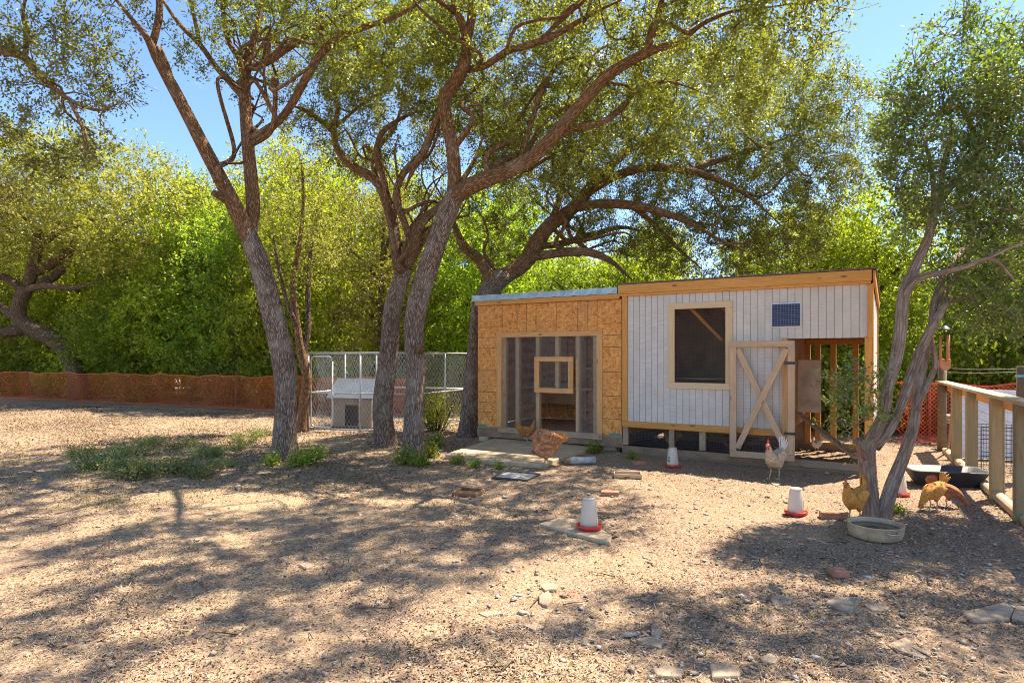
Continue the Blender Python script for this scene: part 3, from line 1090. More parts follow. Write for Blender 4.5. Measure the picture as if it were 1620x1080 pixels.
    for u in (5.44, 5.60, 5.835, 6.17, 6.43):
        board('rear_post', c, (U(u), D - 0.06, 0.1), (U(u), D - 0.06, 2.35), 0.085, 0.085 if u != 5.835 else 0.09, 'orange_wood', up=(1, 0, 0))
    board('rear_header', c, (U(5.42), D - 0.115, 1.84), (U(6.46), D - 0.115, 1.84), 0.09, 0.03, 'orange_wood')
    wire_grid('run_screen', c, U(5.44), U(6.44), 0.12, 1.84, D - 0.005, 0.05, 0.002, 'dark_wire')
    # side wall of the run
    y = 0.08
    while y < D - 0.05:
        panel('siding_board', c, U(6.465), U(6.479), y, min(y + 0.195, D - 0.02), 0.2 if y > 0.1 else 1.0, 2.56 - y * 0.1, 'siding', 0.002)
        y += 0.2
    board('corner_trim', c, (U(6.485), 0.04, 0.12), (U(6.485), 0.04, 2.6), 0.07, 0.012, 'orange_wood', up=(0, 1, 0))
    board('corner_trim', c, (U(6.487), D - 0.06, 0.12), (U(6.487), D - 0.06, 2.4), 0.08, 0.016, 'orange_wood', up=(0, 1, 0))
    board('barge_board', c, (U(6.50), -0.05, 2.69), (U(6.50), D, 2.44), 0.13, 0.03, 'orange_wood')
    # roof
    mb = MB()
    mb.add([(U(2.83), -0.09, 2.772), (U(6.53), -0.09, 2.772), (U(6.53), D + 0.1, 2.50), (U(2.83), D + 0.1, 2.50),
            (U(2.83), -0.09, 2.790), (U(6.53), -0.09, 2.790), (U(6.53), D + 0.1, 2.518), (U(2.83), D + 0.1, 2.518)],
           [(0, 3, 2, 1), (4, 5, 6, 7), (0, 1, 5, 4), (1, 2, 6, 5), (2, 3, 7, 6), (3, 0, 4, 7)])
    roof = mb.build('roof', 'brown_metal', c)
    for i in range(18):
        x = U(2.95) + i * 0.205
        rb = MB()
        rb.add([(x - 0.02, -0.085, 2.791), (x + 0.02, -0.085, 2.791), (x + 0.02, D + 0.09, 2.520), (x - 0.02, D + 0.09, 2.520),
                (x - 0.01, -0.085, 2.800), (x + 0.01, -0.085, 2.800), (x + 0.01, D + 0.09, 2.529), (x - 0.01, D + 0.09, 2.529)],
               [(0, 3, 2, 1), (4, 5, 6, 7), (0, 1, 5, 4), (1, 2, 6, 5), (2, 3, 7, 6), (3, 0, 4, 7)])
        rb.build('roof_rib', 'brown_metal', roof)
    # solar panel
    sp = panel('solar_panel', c, U(5.192), U(5.602), -0.03, -0.004, 2.012, 2.365, 'white_sheet', 0.003)
    m, nt, b = nodes('solar cells')
    v = coords(nt)
    br = N(nt, 'ShaderNodeTexBrick', offset=0.0, Scale=1.0)
    br.inputs['Mortar Size'].default_value = 0.0011
    br.inputs['Brick Width'].default_value = 0.037
    br.inputs['Row Height'].default_value = 0.0345
    br.inputs['Color1'].default_value = (0.012, 0.022, 0.075, 1)
    br.inputs['Color2'].default_value = (0.016, 0.028, 0.09, 1)
    br.inputs['Mortar'].default_value = (0.30, 0.33, 0.40, 1)
    sw = N(nt, 'ShaderNodeSeparateXYZ')
    cb = N(nt, 'ShaderNodeCombineXYZ')
    nt.links.new(v, sw.inputs[0])
    nt.links.new(sw.outputs['X'], cb.inputs['X'])
    nt.links.new(sw.outputs['Z'], cb.inputs['Y'])
    nt.links.new(cb.outputs[0], br.inputs['Vector'])
    nt.links.new(br.outputs['Color'], b.inputs['Base Color'])
    b.inputs['Roughness'].default_value = 0.3
    b.inputs['Specular IOR Level'].default_value = 0.25
    ce = MB().box(-0.188, 0.188, -0.002, 0.002, -0.16, 0.16).build('cell_sheet', m, sp)
    ce.location = (0, -0.0152, 0)
    # the gate, swung open flat against the wall
    g = board('gate', c, (U(4.64), -0.13, 1.775), (U(5.525), -0.13, 1.775), 0.085, 0.045, 'gate_wood')
    gi = MAT[g.name].inverted()

    def gb(name, a, b2, w, up=(0, 0, 1), y=-0.13, t=0.04):
        o = board(name, g, (U(a[0]), y, a[1]), (U(b2[0]), y, b2[1]), w, t, 'gate_wood', up)
        o.matrix_local = gi @ MAT[o.name]

    gb('gate_rail', (4.64, 0.155), (5.525, 0.155), 0.09)
    gb('gate_stile', (4.685, 0.202), (4.685, 1.731), 0.092, (1, 0, 0))
    gb('gate_stile', (5.48, 0.202), (5.48, 1.731), 0.092, (1, 0, 0))
    gb('gate_brace', (4.75, 1.70), (5.42, 0.24), 0.085, y=-0.126, t=0.03)
    gb('gate_brace', (5.42, 1.70), (4.75, 0.24), 0.085, y=-0.158, t=0.03)
    wgo = wire_grid('gate_screen', g, U(4.73), U(5.435), 0.2, 1.73, -0.108, 0.05, 0.0013, 'wire')
    wgo.matrix_local = gi.copy()
    for z in (0.5, 1.5):
        h = MB().box(U(5.39), U(5.54), -0.152, -0.1505, z - 0.02, z + 0.02).build('hinge', 'black_plastic', g)
        h.matrix_local = gi.copy()
    # flap and ramp inside the run
    panel('door_flap', c, U(5.42), U(5.755), 1.0, 1.015, 0.72, 1.54, 'ply', 0.004)
    rmp = board('ramp', c, (U(5.42), 1.0, 0.70), (U(6.26), 0.72, 0.10), 0.03, 0.26, 'old_wood', up=(0.4, 0, 1))
    ri = MAT[rmp.name].inverted()
    for i in range(7):
        t = (i + 0.5) / 7
        p = Vector((U(5.42), 1.0, 0.72)).lerp(Vector((U(6.26), 0.72, 0.12)), t)
        o = board('cleat', rmp, p + Vector((-0.04, -0.12, 0)), p + Vector((0.04, 0.12, 0)), 0.02, 0.025, 'old_wood')
        o.matrix_local = ri @ MAT[o.name]


build_white_coop()

# ================================================================== oaks of the yard
def px(*rows):
    return limb_from_pixels(rows)


GRP_OAK = 'oaks standing in the yard'


def oak_forked():
    t = thing('oak_tree', 'forked oak with a leaning trunk beside the low green shrub', 'tree', G(452, 727), 0, GRP_OAK)
    inv = t.location
    D = 9.76
    L = [
        px((450, 742, D, 38), (451, 728, D, 30), (451, 700, D, 24), (452, 640, D, 21), (450, 585, D, 22.5), (438, 520, D, 20.5), (419, 450, D, 19.5), (402, 395, D, 18.5), (391, 365, D, 16)),
        px((397, 385, D, 14), (377, 338, D - .1, 15), (352, 290, D - .2, 13.5), (327, 242, D - .3, 13), (302, 192, D - .4, 12), (272, 135, D - .5, 11), (247, 90, D - .6, 10), (234, 62, D - .7, 9), (215, 38, D - .8, 7.5), (190, 8, D - .9, 7), (150, -45, D - 1.1, 5)),
        px((240, 75, D - .62, 7), (249, 40, D - .6, 7), (252, 10, D - .5, 6.5), (246, -40, D - .4, 5)),
        px((272, 130, D - .5, 6), (262, 100, D - .55, 6.5), (250, 75, D - .6, 7)),
        px((395, 380, D, 13), (400, 330, D + .1, 13), (397, 280, D + .15, 12.5), (392, 220, D + .2, 12), (388, 170, D + .3, 11), (387, 130, D + .35, 10.5), (391, 95, D + .4, 9), (401, 65, D + .4, 7.5), (410, 28, D + .5, 7), (418, -20, D + .6, 5.5), (425, -70, D + .8, 4)),
        px((394, 222, D + .2, 8), (412, 212, D + .1, 8), (440, 192, D, 7.5), (463, 163, D - .1, 7.5), (482, 128, D - .2, 8), (508, 85, D - .3, 7.5), (540, 57, D - .4, 7), (580, 42, D - .5, 6.5), (625, 27, D - .6, 6), (662, 5, D - .7, 5), (700, -30, D - .9, 4)),
        px((389, 160, D + .3, 6), (370, 137, D + .4, 6), (342, 106, D + .5, 5.5), (317, 72, D + .6, 5), (287, 42, D + .7, 4.5), (262, 8, D + .8, 4), (240, -30, D + 1, 3)),
        px((316, 70, D + .6, 4), (310, 40, D + .6, 4), (302, 5, D + .6, 3.5), (295, -40, D + .6, 3)),
        px((390, 105, D + .4, 6), (375, 88, D + .5, 5.5), (360, 62, D + .6, 5), (354, 25, D + .8, 5), (346, -20, D + 1, 4)),
        px((392, 108, D + .35, 6.5), (420, 100, D + .3, 6.5), (450, 80, D + .2, 6.5), (483, 58, D + .3, 6), (520, 38, D + .5, 5), (560, 15, D + .7, 4.5), (600, -15, D + 1, 3.5)),
        px((363, 320, D - .1, 7), (350, 312, D - .25, 7), (336, 304, D - .35, 6)),
    ]
    els = [((-3.4, 10.3, 6.9), (2.2, 1.6, 1.1)), ((-1.9, 9.6, 6.7), (1.5, 1.5, 0.9)), ((-5.0, 9.3, 8.6), (3.0, 2.4, 1.3)), ((-2.6, 8.8, 7.9), (2.2, 2.0, 1.0), 0.3)]
    els_l = els
    for lb in L:
        for i, r in enumerate(lb):
            lb[i] = (r[0] - inv.x, r[1] - inv.y, r[2] - inv.z, r[3])
    els_l = [((e[0][0] - inv.x, e[0][1] - inv.y, e[0][2] - inv.z),) + tuple(e[1:]) for e in els]
    grow_tree(t, L, els_l, 400, 190, 'leaf_oak', mind=0.32, twig=0.36, gap=1.6, slim=0.82, extra=16)


def to_local(L, els, o):
    L2 = [[(r[0] - o.x, r[1] - o.y, r[2] - o.z, r[3]) for r in lb] for lb in L]
    E2 = [((e[0][0] - o.x, e[0][1] - o.y, e[0][2] - o.z),) + tuple(e[1:]) for e in els]
    return L2, E2


def oak_rear_pair():
    t = thing('oak_tree', 'dark oak trunk standing close behind another trunk near the wire kennel', 'tree', G(612, 706), 0, GRP_OAK)
    D = 11.2
    L = [
        px((613, 716, D, 27), (611, 704, D, 22), (606, 660, D, 19), (609, 610, D, 19), (616, 550, D, 18.5), (620, 495, D, 17), (630, 455, D, 15.5), (641, 425, D, 14.5)),
        px((634, 440, D, 11), (627, 400, D + .1, 11), (622, 360, D + .2, 11), (613, 322, D + .25, 11), (601, 292, D + .3, 10), (583, 277, D + .35, 8.5), (560, 265, D + .4, 8), (537, 242, D + .5, 7), (528, 213, D + .5, 6), (535, 170, D + .5, 5), (530, 138, D + .6, 4.5), (545, 100, D + .8, 4), (560, 50, D + 1, 3)),
        px((530, 212, D + .5, 5), (508, 192, D + .4, 5), (478, 172, D + .2, 4.5), (455, 168, D, 3)),
        px((641, 425, D, 13), (654, 388, D - .05, 12.5), (660, 362, D, 11), (672, 345, D + .1, 9), (692, 330, D + .3, 7), (720, 300, D + .6, 6), (750, 255, D + .9, 5), (770, 200, D + 1.2, 4)),
        px((652, 390, D - .05, 7), (640, 352, D - .1, 7), (626, 312, D - .1, 7), (638, 275, D - .1, 6.5), (665, 245, D, 6), (688, 205, D + .2, 5), (695, 160, D + .4, 4)),
        px((612, 320, D + .25, 6), (608, 285, D + .1, 6), (595, 245, D, 5.5), (605, 210, D, 5), (640, 185, D + .1, 4.5), (680, 170, D + .3, 4)),
        px((600, 290, D + .3, 5), (590, 262, D + .3, 5), (600, 232, D + .5, 4.5), (625, 200, D + .7, 4), (640, 150, D + .9, 3)),
        px((641, 432, D, 9), (632, 425, D - .15, 9), (627, 418, D - .2, 7)),
    ]
    els = [((-2.6, 11.8, 6.2), (1.7, 1.6, 1.2)), ((-1.2, 12.3, 5.6), (1.5, 1.4, 1.3), 0.6), ((-3.0, 12.0, 7.6), (2.0, 1.8, 1.0))]
    L, els = to_local(L, els, t.location)
    grow_tree(t, L, els, 290, 180, 'leaf_oak2', mind=0.32, twig=0.36, gap=1.6, slim=0.82, extra=16)


def oak_front_pair():
    t = thing('oak_tree', 'big oak with a cut branch knot whose long limb reaches over the white coop', 'tree', G(655, 727), 0, GRP_OAK)
    D = 9.85
    L = [
        px((656, 742, D, 36), (655, 728, D, 27), (655, 695, D, 21.5), (655, 645, D, 19), (657, 595, D, 18.5), (655, 545, D, 18.5), (657, 503, D, 19), (668, 450, D, 19), (684, 402, D, 19.5), (700, 360, D, 19.5), (712, 328, D, 19), (722, 306, D, 17)),
        px((716, 320, D, 13), (719, 280, D + .05, 13.5), (714, 225, D + .1, 13), (704, 178, D + .1, 12.5), (704, 152, D + .05, 13), (722, 128, D, 13), (736, 95, D - .1, 11.5), (738, 58, D - .2, 10.5), (724, 22, D - .3, 9), (710, -20, D - .5, 7), (690, -80, D - .8, 5)),
        px((738, 66, D - .2, 8), (746, 30, D - .2, 8.5), (747, -15, D - .2, 8), (752, -70, D - .3, 6)),
        px((714, 320, D, 15), (738, 298, D - .1, 16), (772, 283, D - .2, 15), (812, 266, D - .3, 14), (846, 246, D - .4, 13.5), (876, 215, D - .5, 13), (906, 180, D - .6, 12.5), (936, 146, D - .7, 12), (966, 116, D - .8, 11), (1002, 94, D - .9, 9.5), (1040, 76, D - 1, 8.5), (1066, 70, D - 1.1, 8), (1090, 55, D - 1.2, 7), (1112, 38, D - 1.3, 6), (1160, 18, D - 1.5, 5), (1215, 12, D - 1.7, 4), (1290, 0, D - 2, 3)),
        px((742, 110, D, 7), (770, 103, D - .1, 6.5), (800, 82, D - .2, 6.5), (842, 70, D - .4, 6.5), (882, 54, D - .6, 6), (922, 30, D - .8, 5), (962, 10, D - 1, 4.5), (1010, -12, D - 1.2, 3.5)),
        px((1020, 85, D - .95, 7), (1035, 50, D - 1.1, 7), (1045, 10, D - 1.3, 6), (1060, -40, D - 1.5, 4.5)),
        px((870, 222, D - .45, 7), (905, 205, D - .3, 7), (950, 195, D - .1, 6.5), (985, 170, D, 6), (1010, 140, D + .2, 5), (1060, 130, D + .4, 4), (1120, 150, D + .6, 3)),
        px((820, 262, D - .3, 5), (838, 205, D - .2, 5), (855, 150, D, 5), (880, 105, D + .2, 5), (905, 92, D + .3, 4.5), (935, 110, D + .5, 4)),
        px((765, 285, D - .2, 6.5), (790, 255, D, 6), (830, 240, D + .3, 5.5), (870, 185, D + .5, 5), (915, 165, D + .8, 4)),
        px((706, 160, D + .1, 6), (686, 200, D + .25, 6.5), (672, 238, D + .4, 6.5), (655, 265, D + .5, 6.5), (640, 300, D + .6, 6)),
        px((720, 20, D - .3, 5), (680, -10, D - .9, 5), (620, -60, D - 1.8, 4), (540, -130, D - 2.8, 3)),
        px((747, -20, D - .2, 6), (800, -80, D - 1, 5.5), (870, -170, D - 2.0, 4.5), (960, -260, D - 2.8, 3.5)),
        px((666, 553, D - .16, 9), (659, 551, D - .24, 8.5)),
    ]
    els = [((0.1, 10.9, 6.7), (2.3, 1.5, 1.4)), ((2.3, 10.2, 6.1), (2.0, 1.4, 1.3)), ((3.1, 8.2, 6.0), (1.2, 1.3, 0.75)), ((0.7, 7.6, 6.7), (2.3, 1.3, 0.7), 0.25),
           ((-2.4, 7.6, 7.0), (1.6, 1.2, 0.7), 0.25), ((0.6, 10.4, 5.0), (1.2, 1.0, 0.7), 0.7), ((1.9, 7.4, 7.4), (2.0, 1.6, 0.8), 0.6), ((0.6, 5.6, 7.3), (3.0, 1.0, 0.5), 0.6)]
    L, els = to_local(L, els, t.location)
    grow_tree(t, L, els, 800, 200, 'leaf_oak', mind=0.30, twig=0.35, gap=1.6, slim=0.82, extra=16)


def oak_behind_coop():
    t = thing('oak_tree', 'spreading oak rising behind the strand board coop with arching limbs', 'tree', G(742, 692), 0, GRP_OAK)
    D = 12.6
    L = [
        px((739, 703, D, 27), (741, 688, D, 21), (745, 640, D, 16), (748, 590, D, 13.5), (752, 540, D, 13), (759, 490, D, 14.5), (776, 455, D + .1, 17), (800, 434, D + .2, 16)),
        px((796, 438, D + .2, 14), (830, 415, D + .3, 14), (846, 388, D + .4, 13), (870, 356, D + .4, 12.5), (905, 330, D + .3, 11.5), (930, 302, D + .3, 10.5), (955, 275, D + .4, 8.5), (985, 245, D + .6, 7), (1020, 225, D + .8, 6), (1070, 195, D + 1, 5), (1120, 150, D + 1.2, 4)),
        px((905, 330, D + .3, 8), (950, 322, D, 8), (1000, 325, D - .2, 7.5), (1045, 335, D - .4, 6.5), (1090, 352, D - .6, 5), (1140, 380, D - .8, 4), (1190, 400, D - 1, 3)),
        px((930, 303, D + .3, 8), (975, 278, D + .1, 8), (1030, 265, D - .1, 7.5), (1090, 270, D - .3, 6.5), (1140, 287, D - .5, 5.5), (1190, 315, D - .7, 4.5), (1240, 360, D - .9, 3)),
        px((838, 408, D + .3, 8), (880, 401, D + .1, 8), (925, 398, D - .1, 7.5), (965, 412, D - .2, 6.5), (1000, 443, D - .1, 5)),
        px((765, 475, D, 10), (773, 440, D + .1, 10), (756, 408, D + .2, 9), (735, 392, D + .3, 8), (722, 365, D + .4, 6), (710, 335, D + .6, 5), (690, 310, D + .9, 4)),
        px((846, 390, D + .4, 6), (890, 385, D + .9, 6), (940, 370, D + 1.3, 5), (990, 360, D + 1.6, 4), (1050, 380, D + 1.9, 3)),
        px((1000, 325, D - .2, 5), (1040, 360, D + .1, 4.5), (1080, 400, D + .4, 4), (1110, 425, D + .6, 3)),
        px((1090, 270, D - .3, 5), (1150, 250, D - .2, 4.5), (1210, 230, D, 4), (1270, 210, D + .2, 3)),
        px((800, 436, D + .2, 8), (822, 425, D + .9, 8), (850, 400, D + 1.6, 7), (880, 330, D + 2, 6), (900, 250, D + 2.3, 5), (940, 190, D + 2.5, 4)),
    ]
    els = [((2.8, 13.4, 4.9), (2.3, 1.4, 1.1), 0.75), ((4.9, 12.7, 4.7), (1.6, 1.2, 1.1)), ((4.1, 13.5, 6.6), (2.7, 1.5, 1.4)), ((0.9, 13.6, 5.9), (1.7, 1.6, 1.3), 0.7), ((-0.5, 13.4, 4.2), (1.0, 1.0, 0.8), 0.4), ((5.6, 12.0, 5.6), (1.4, 1.3, 1.5)), ((4.1, 12.5, 3.85), (2.2, 0.9, 0.65), 3.0)]
    L, els = to_local(L, els, t.location)
    grow_tree(t, L, els, 900, 180, 'leaf_oak2', mind=0.32, twig=0.36, gap=1.6, slim=0.9, extra=22, sag=0.0, bark_trunk='bark', twigs=9)


def oak_far_gnarled():
    D = 23.2
    t = thing('oak_tree', 'gnarled low oak with a crooked leaning trunk behind the orange netting', 'tree', P(128, 632, D), 0)
    t.location.z = 0
    L = [
        px((128, 634, D, 16), (124, 610, D, 14), (116, 575, D, 12.5), (97, 548, D, 12.5), (70, 528, D, 13), (40, 515, D, 12), (28, 495, D, 11), (35, 470, D, 11), (45, 452, D, 10)),
        px((44, 456, D, 9), (52, 425, D, 9), (58, 395, D - .2, 8), (60, 368, D - .4, 7), (45, 350, D - .6, 5), (20, 330, D - .8, 4)),
        px((50, 432, D, 7), (78, 420, D + .2, 7), (105, 398, D + .3, 6), (150, 385, D + .4, 5), (210, 380, D + .4, 4), (260, 400, D + .3, 3)),
        px((62, 448, D, 7), (85, 438, D + .3, 7), (105, 415, D + .5, 6.5), (112, 395, D + .7, 5), (140, 350, D + 1, 4), (190, 310, D + 1.3, 3)),
        px((45, 518, D, 9), (5, 527, D - .3, 8), (-60, 520, D - .6, 6), (-120, 480, D - 1, 4)),
        px((30, 500, D, 7), (5, 488, D + .3, 6), (-40, 455, D + .6, 5), (-90, 400, D + 1, 4)),
        px((40, 462, D, 6), (10, 440, D - .3, 6), (-30, 425, D - .7, 5), (-90, 370, D - 1.2, 4)),
        px((40, 458, D, 5), (75, 452, D - .6, 5), (120, 455, D - 1.0, 4), (165, 440, D - 1.4, 3)),
        px((58, 395, D - .2, 5), (95, 365, D - .8, 5), (140, 350, D - 1.2, 4), (180, 345, D - 1.6, 3)),
    ]
    els = [((-16.5, 23.0, 7.3), (5.0, 3.0, 2.3)), ((-12.5, 22.3, 6.0), (3.0, 2.5, 2.0)), ((-20, 23, 6.8), (3, 2.5, 2.4))]
    L, els = to_local(L, els, t.location)
    grow_tree(t, L, els, 520, 130, 'leaf_olive', leaf_len=0.12, leaf_w=0.065, twig=0.85, mind=0.6, twig_r=0.014, bark_trunk='bark_far', bark_limb='bark_far', step=0.3)
    q = RNG.normal(size=(1500, 3)) * np.array([0.7, 0.5, 0.45]) + np.array([-17.9, 22.0, 7.2]) - np.array(t.location)
    tag(leaf_mesh('dead_leaves', q, RNG.normal(size=(1500, 3)), 0.12, 0.06, 'dead_leaf', t, RNG.uniform(0, 1, 1500)), kind='stuff')


def oak_overhanging():
    t = thing('oak_tree', 'oak whose bare twisting branch overhangs the blue sky beside the forked oak', 'tree', (-8.9, 8.6, 0), 0)
    D = 8.6
    L = [
        [(-8.9, 8.6, -0.1, 0.34), (-8.85, 8.6, 0.6, 0.26), (-8.7, 8.6, 2.5, 0.22), (-8.8, 8.6, 4.2, 0.18)],
        [(-8.8, 8.6, 4.0, 0.13), (-8.2, 8.6, 5.2, 0.10)] + px((-60, 62, D, 8), (0, 78, D, 7), (40, 92, D, 6.5), (62, 120, D - .05, 6), (95, 148, D - .1, 5.5), (130, 168, D - .1, 5), (165, 175, D - .1, 4), (195, 160, D - .1, 3), (215, 178, D, 2.5)),
        px((40, 92, D, 4), (42, 50, D + .2, 4), (36, 15, D + .4, 3.5), (50, -20, D + .6, 3)),
        px((110, 158, D - .1, 3.5), (130, 200, D - .2, 3), (138, 235, D - .3, 2.5), (165, 265, D - .4, 2)),
        [(-8.8, 8.6, 4.1, 0.13), (-8.9, 9.2, 5.5, 0.11), (-9.4, 10.0, 7.2, 0.07)],
        [(-8.8, 8.6, 3.6, 0.10), (-9.0, 8.0, 5.0, 0.08), (-9.8, 7.2, 6.4, 0.05)],
    ]
    els = [((-6.2, 8.7, 5.7), (0.95, 0.8, 0.7), 2.2), ((-6.6, 8.8, 4.6), (0.9, 0.7, 0.6), 1.6), ((-9.2, 8.8, 6.9), (1.7, 1.6, 1.0)), ((-5.4, 8.6, 4.75), (0.35, 0.4, 0.3), 1.0), ((-5.7, 8.9, 6.5), (0.6, 0.6, 0.5), 1.0)]
    L, els = to_local(L, els, t.location)
    grow_tree(t, L, els, 260, 130, 'leaf_oak', mind=0.26, twig=0.34, extra=8)


def pale_multi_stem():
    t = thing('yard_tree', 'pale barked multi stemmed tree with dark leaves beside the round water pan', 'tree', G(1388, 815), 0)
    D = 6.3
    L = [
        px((1377, 828, D, 19), (1378, 812, D, 16), (1376, 775, D, 14.5), (1372, 740, D, 15.5), (1371, 712, D, 15), (1380, 692, D, 12), (1398, 655, D, 10), (1404, 612, D, 10), (1417, 570, D, 10), (1425, 520, D, 10), (1430, 465, D, 10), (1448, 422, D + .05, 9), (1470, 372, D + .1, 8), (1478, 335, D + .1, 8), (1500, 300, D + .2, 7), (1532, 266, D + .25, 6), (1546, 236, D + .3, 5), (1536, 200, D + .3, 4), (1526, 178, D + .3, 3.5), (1508, 145, D + .3, 3)),
        px((1397, 826, D - .05, 16), (1399, 810, D - .05, 13), (1412, 765, D, 11.5), (1430, 720, D + .1, 10), (1445, 672, D + .2, 9.5), (1451, 622, D + .25, 9), (1460, 572, D + .3, 9), (1472, 522, D + .35, 8), (1486, 482, D + .4, 7.5), (1510, 440, D + .5, 6.5), (1540, 395, D + .6, 5.5), (1560, 340, D + .7, 4)),
        px((1384, 708, D, 8), (1412, 672, D + .02, 7.5), (1434, 618, D + .05, 9), (1452, 565, D + .1, 9), (1477, 512, D + .1, 8), (1500, 478, D + .2, 6), (1530, 470, D + .3, 5), (1580, 440, D + .4, 3.5)),
        px((1427, 478, D, 7), (1450, 442, D - .1, 6.5), (1490, 431, D - .2, 5.5), (1530, 421, D - .3, 5), (1566, 408, D - .4, 4.5), (1592, 428, D - .4, 3.5), (1614, 455, D - .4, 3)),
        px((1566, 408, D - .4, 3.5), (1590, 395, D - .45, 3), (1630, 380, D - .5, 2.5)),
        px((1448, 650, D + .2, 5), (1468, 605, D + .2, 5), (1480, 575, D + .2, 5), (1474, 532, D + .2, 4.5), (1482, 505, D + .2, 4)),
        px((1479, 325, D + .1, 5), (1476, 285, D + .1, 4.5), (1470, 245, D, 4), (1455, 205, D - .1, 3)),
        px((1490, 312, D + .15, 5), (1492, 262, D + .2, 4.5), (1505, 215, D + .3, 4), (1500, 150, D + .4, 3)),
        px((1474, 512, D + .1, 6), (1480, 470, D + .3, 6), (1505, 420, D + .6, 5.5), (1550, 370, D + .9, 4.5), (1600, 330, D + 1.1, 3.5)),
        px((1372, 730, D, 9), (1362, 705, D - .12, 9), (1358, 696, D - .15, 8)),
    ]
    els = [((4.75, 6.35, 3.95), (0.95, 0.75, 0.75)), ((5.2, 6.4, 3.2), (0.95, 0.75, 0.75)), ((5.1, 6.5, 2.45), (0.85, 0.6, 0.5), 0.9), ((4.25, 6.3, 3.35), (0.5, 0.55, 0.6)), ((5.6, 6.3, 4.3), (0.7, 0.7, 0.7)), ((4.45, 6.4, 4.72), (0.22, 0.25, 0.4), 3), ((5.0, 6.4, 4.85), (0.25, 0.25, 0.3), 3), ((3.95, 6.3, 4.05), (0.25, 0.25, 0.5), 2.5), ((5.2, 6.5, 2.1), (0.6, 0.5, 0.3), 1.0), ((4.3, 5.3, 5.35), (1.5, 0.75, 0.45), 0.9), ((5.6, 5.2, 4.6), (0.7, 0.8, 0.7), 0.6), ((3.40, 6.2, 1.15), (0.22, 0.22, 0.36), 9), ((3.55, 6.25, 0.75), (0.16, 0.18, 0.16), 9)]
    L, els = to_local(L, els, t.location)
    grow_tree(t, L, els, 560, 125, 'leaf_dark', gap=0.85, slim=0.86, leaf_len=0.05, leaf_w=0.023, twig=0.30, mind=0.16, bark_trunk='bark_pale', bark_limb='bark_pale', minz=0.5, skel_from=0, step=0.08, twig_r=0.008)


def sapling():
    D = 13.4
    t = thing('sapling', 'thin twin stemmed sapling beside the corner of the wire kennel', 'tree', P(479, 682, D), 0)
    t.location.z = 0
    L = [
        px((477, 688, D, 9.5), (479, 660, D, 8), (482, 625, D, 8), (486, 600, D, 7.5), (478, 560, D, 7), (471, 520, D, 5.5), (463, 450, D, 4.5), (474, 385, D, 3.5), (480, 320, D, 2.5), (478, 260, D, 2)),
        px((479, 565, D, 5), (488, 520, D + .1, 4.5), (487, 460, D + .2, 4), (494, 380, D + .3, 3), (505, 310, D + .4, 2)),
        px((471, 520, D, 4), (455, 480, D - .2, 3.5), (440, 420, D - .4, 3), (430, 360, D - .5, 2)),
    ]
    els = [((-4.5, 13.4, 4.4), (0.9, 0.8, 1.5))]
    L, els = to_local(L, els, t.location)
    grow_tree(t, L, els, 85, 80, 'leaf_olive', leaf_len=0.06, leaf_w=0.03, twig=0.4, mind=0.32, bark_trunk='bark_limb', bark_limb='bark_far', skel_from=0, minz=2.2)


oak_forked()
oak_rear_pair()
oak_front_pair()
oak_behind_coop()
oak_far_gnarled()
oak_overhanging()
pale_multi_stem()
sapling()

# ================================================================== woodland behind
def wood_proto(name, label, mat, h, rx, rz, ncl, leaves, lean, low, leaf_len, leaf_w):
    t = thing(name, label, 'tree', (0, 0, 0), 0, 'woodland trees beyond the netting')
    L = [[(0, 0, -0.15, 0.20), (0.03, 0, 0.5, 0.15), (lean * 0.3, 0.1, h * 0.3, 0.125), (lean * 0.7, 0, h * 0.55, 0.10), (lean, 0.1, h * 0.8, 0.05)]]
    for k in range(5):
        a = k * 1.3 + 0.4
        z0 = h * (0.22 + 0.1 * k)
        f = z0 / (h * 0.8)
        L.append([(lean * f, 0.05, z0, 0.07), (lean * f + math.cos(a) * rx * 0.35, math.sin(a) * rx * 0.35, z0 + h * 0.09, 0.05), (lean * f + math.cos(a) * rx * 0.75, math.sin(a) * rx * 0.75, z0 + h * 0.16, 0.025)])
    els = [((lean * 0.8, 0, h * 0.68), (rx * 0.85, rx * 0.8, h * 0.30)), ((lean * 0.4 + 0.3, 0.2, low + (h * 0.55 - low) * 0.55), (rx, rx * 0.9, (h * 0.62 - low) * 0.55))]
    grow_tree(t, L, els, ncl, leaves, mat, 'bark_far', 'bark_far', leaf_len, leaf_w, 0.72, 0.40, 0, 9, 0.05, 0.05, 0.3, 10, 0.8, 0.01, updown=0.5, gap=2.1)
    return t


def wood_label(k, x, y):
    look = ('yellow green leafy tree', 'mid green bushy tree', 'olive toned thin crowned tree')[k]
    ang = x / y
    place = ('behind the gnarled oak', 'between the gnarled and forked oaks', 'behind the forked oak and sapling', 'behind the wire kennel', 'behind the strand board coop', 'behind the white coop', 'behind the rail fence')[sum(ang > q for q in (-0.62, -0.44, -0.34, -0.1, 0.17, 0.56))]
    line = 17.6 - 0.30 * x
    deep = 'at the edge of the woods' if y < line + 3.2 else ('deeper in the woods' if y < line + 9 else 'far back in the woods')
    return look + ' ' + place + ' ' + deep


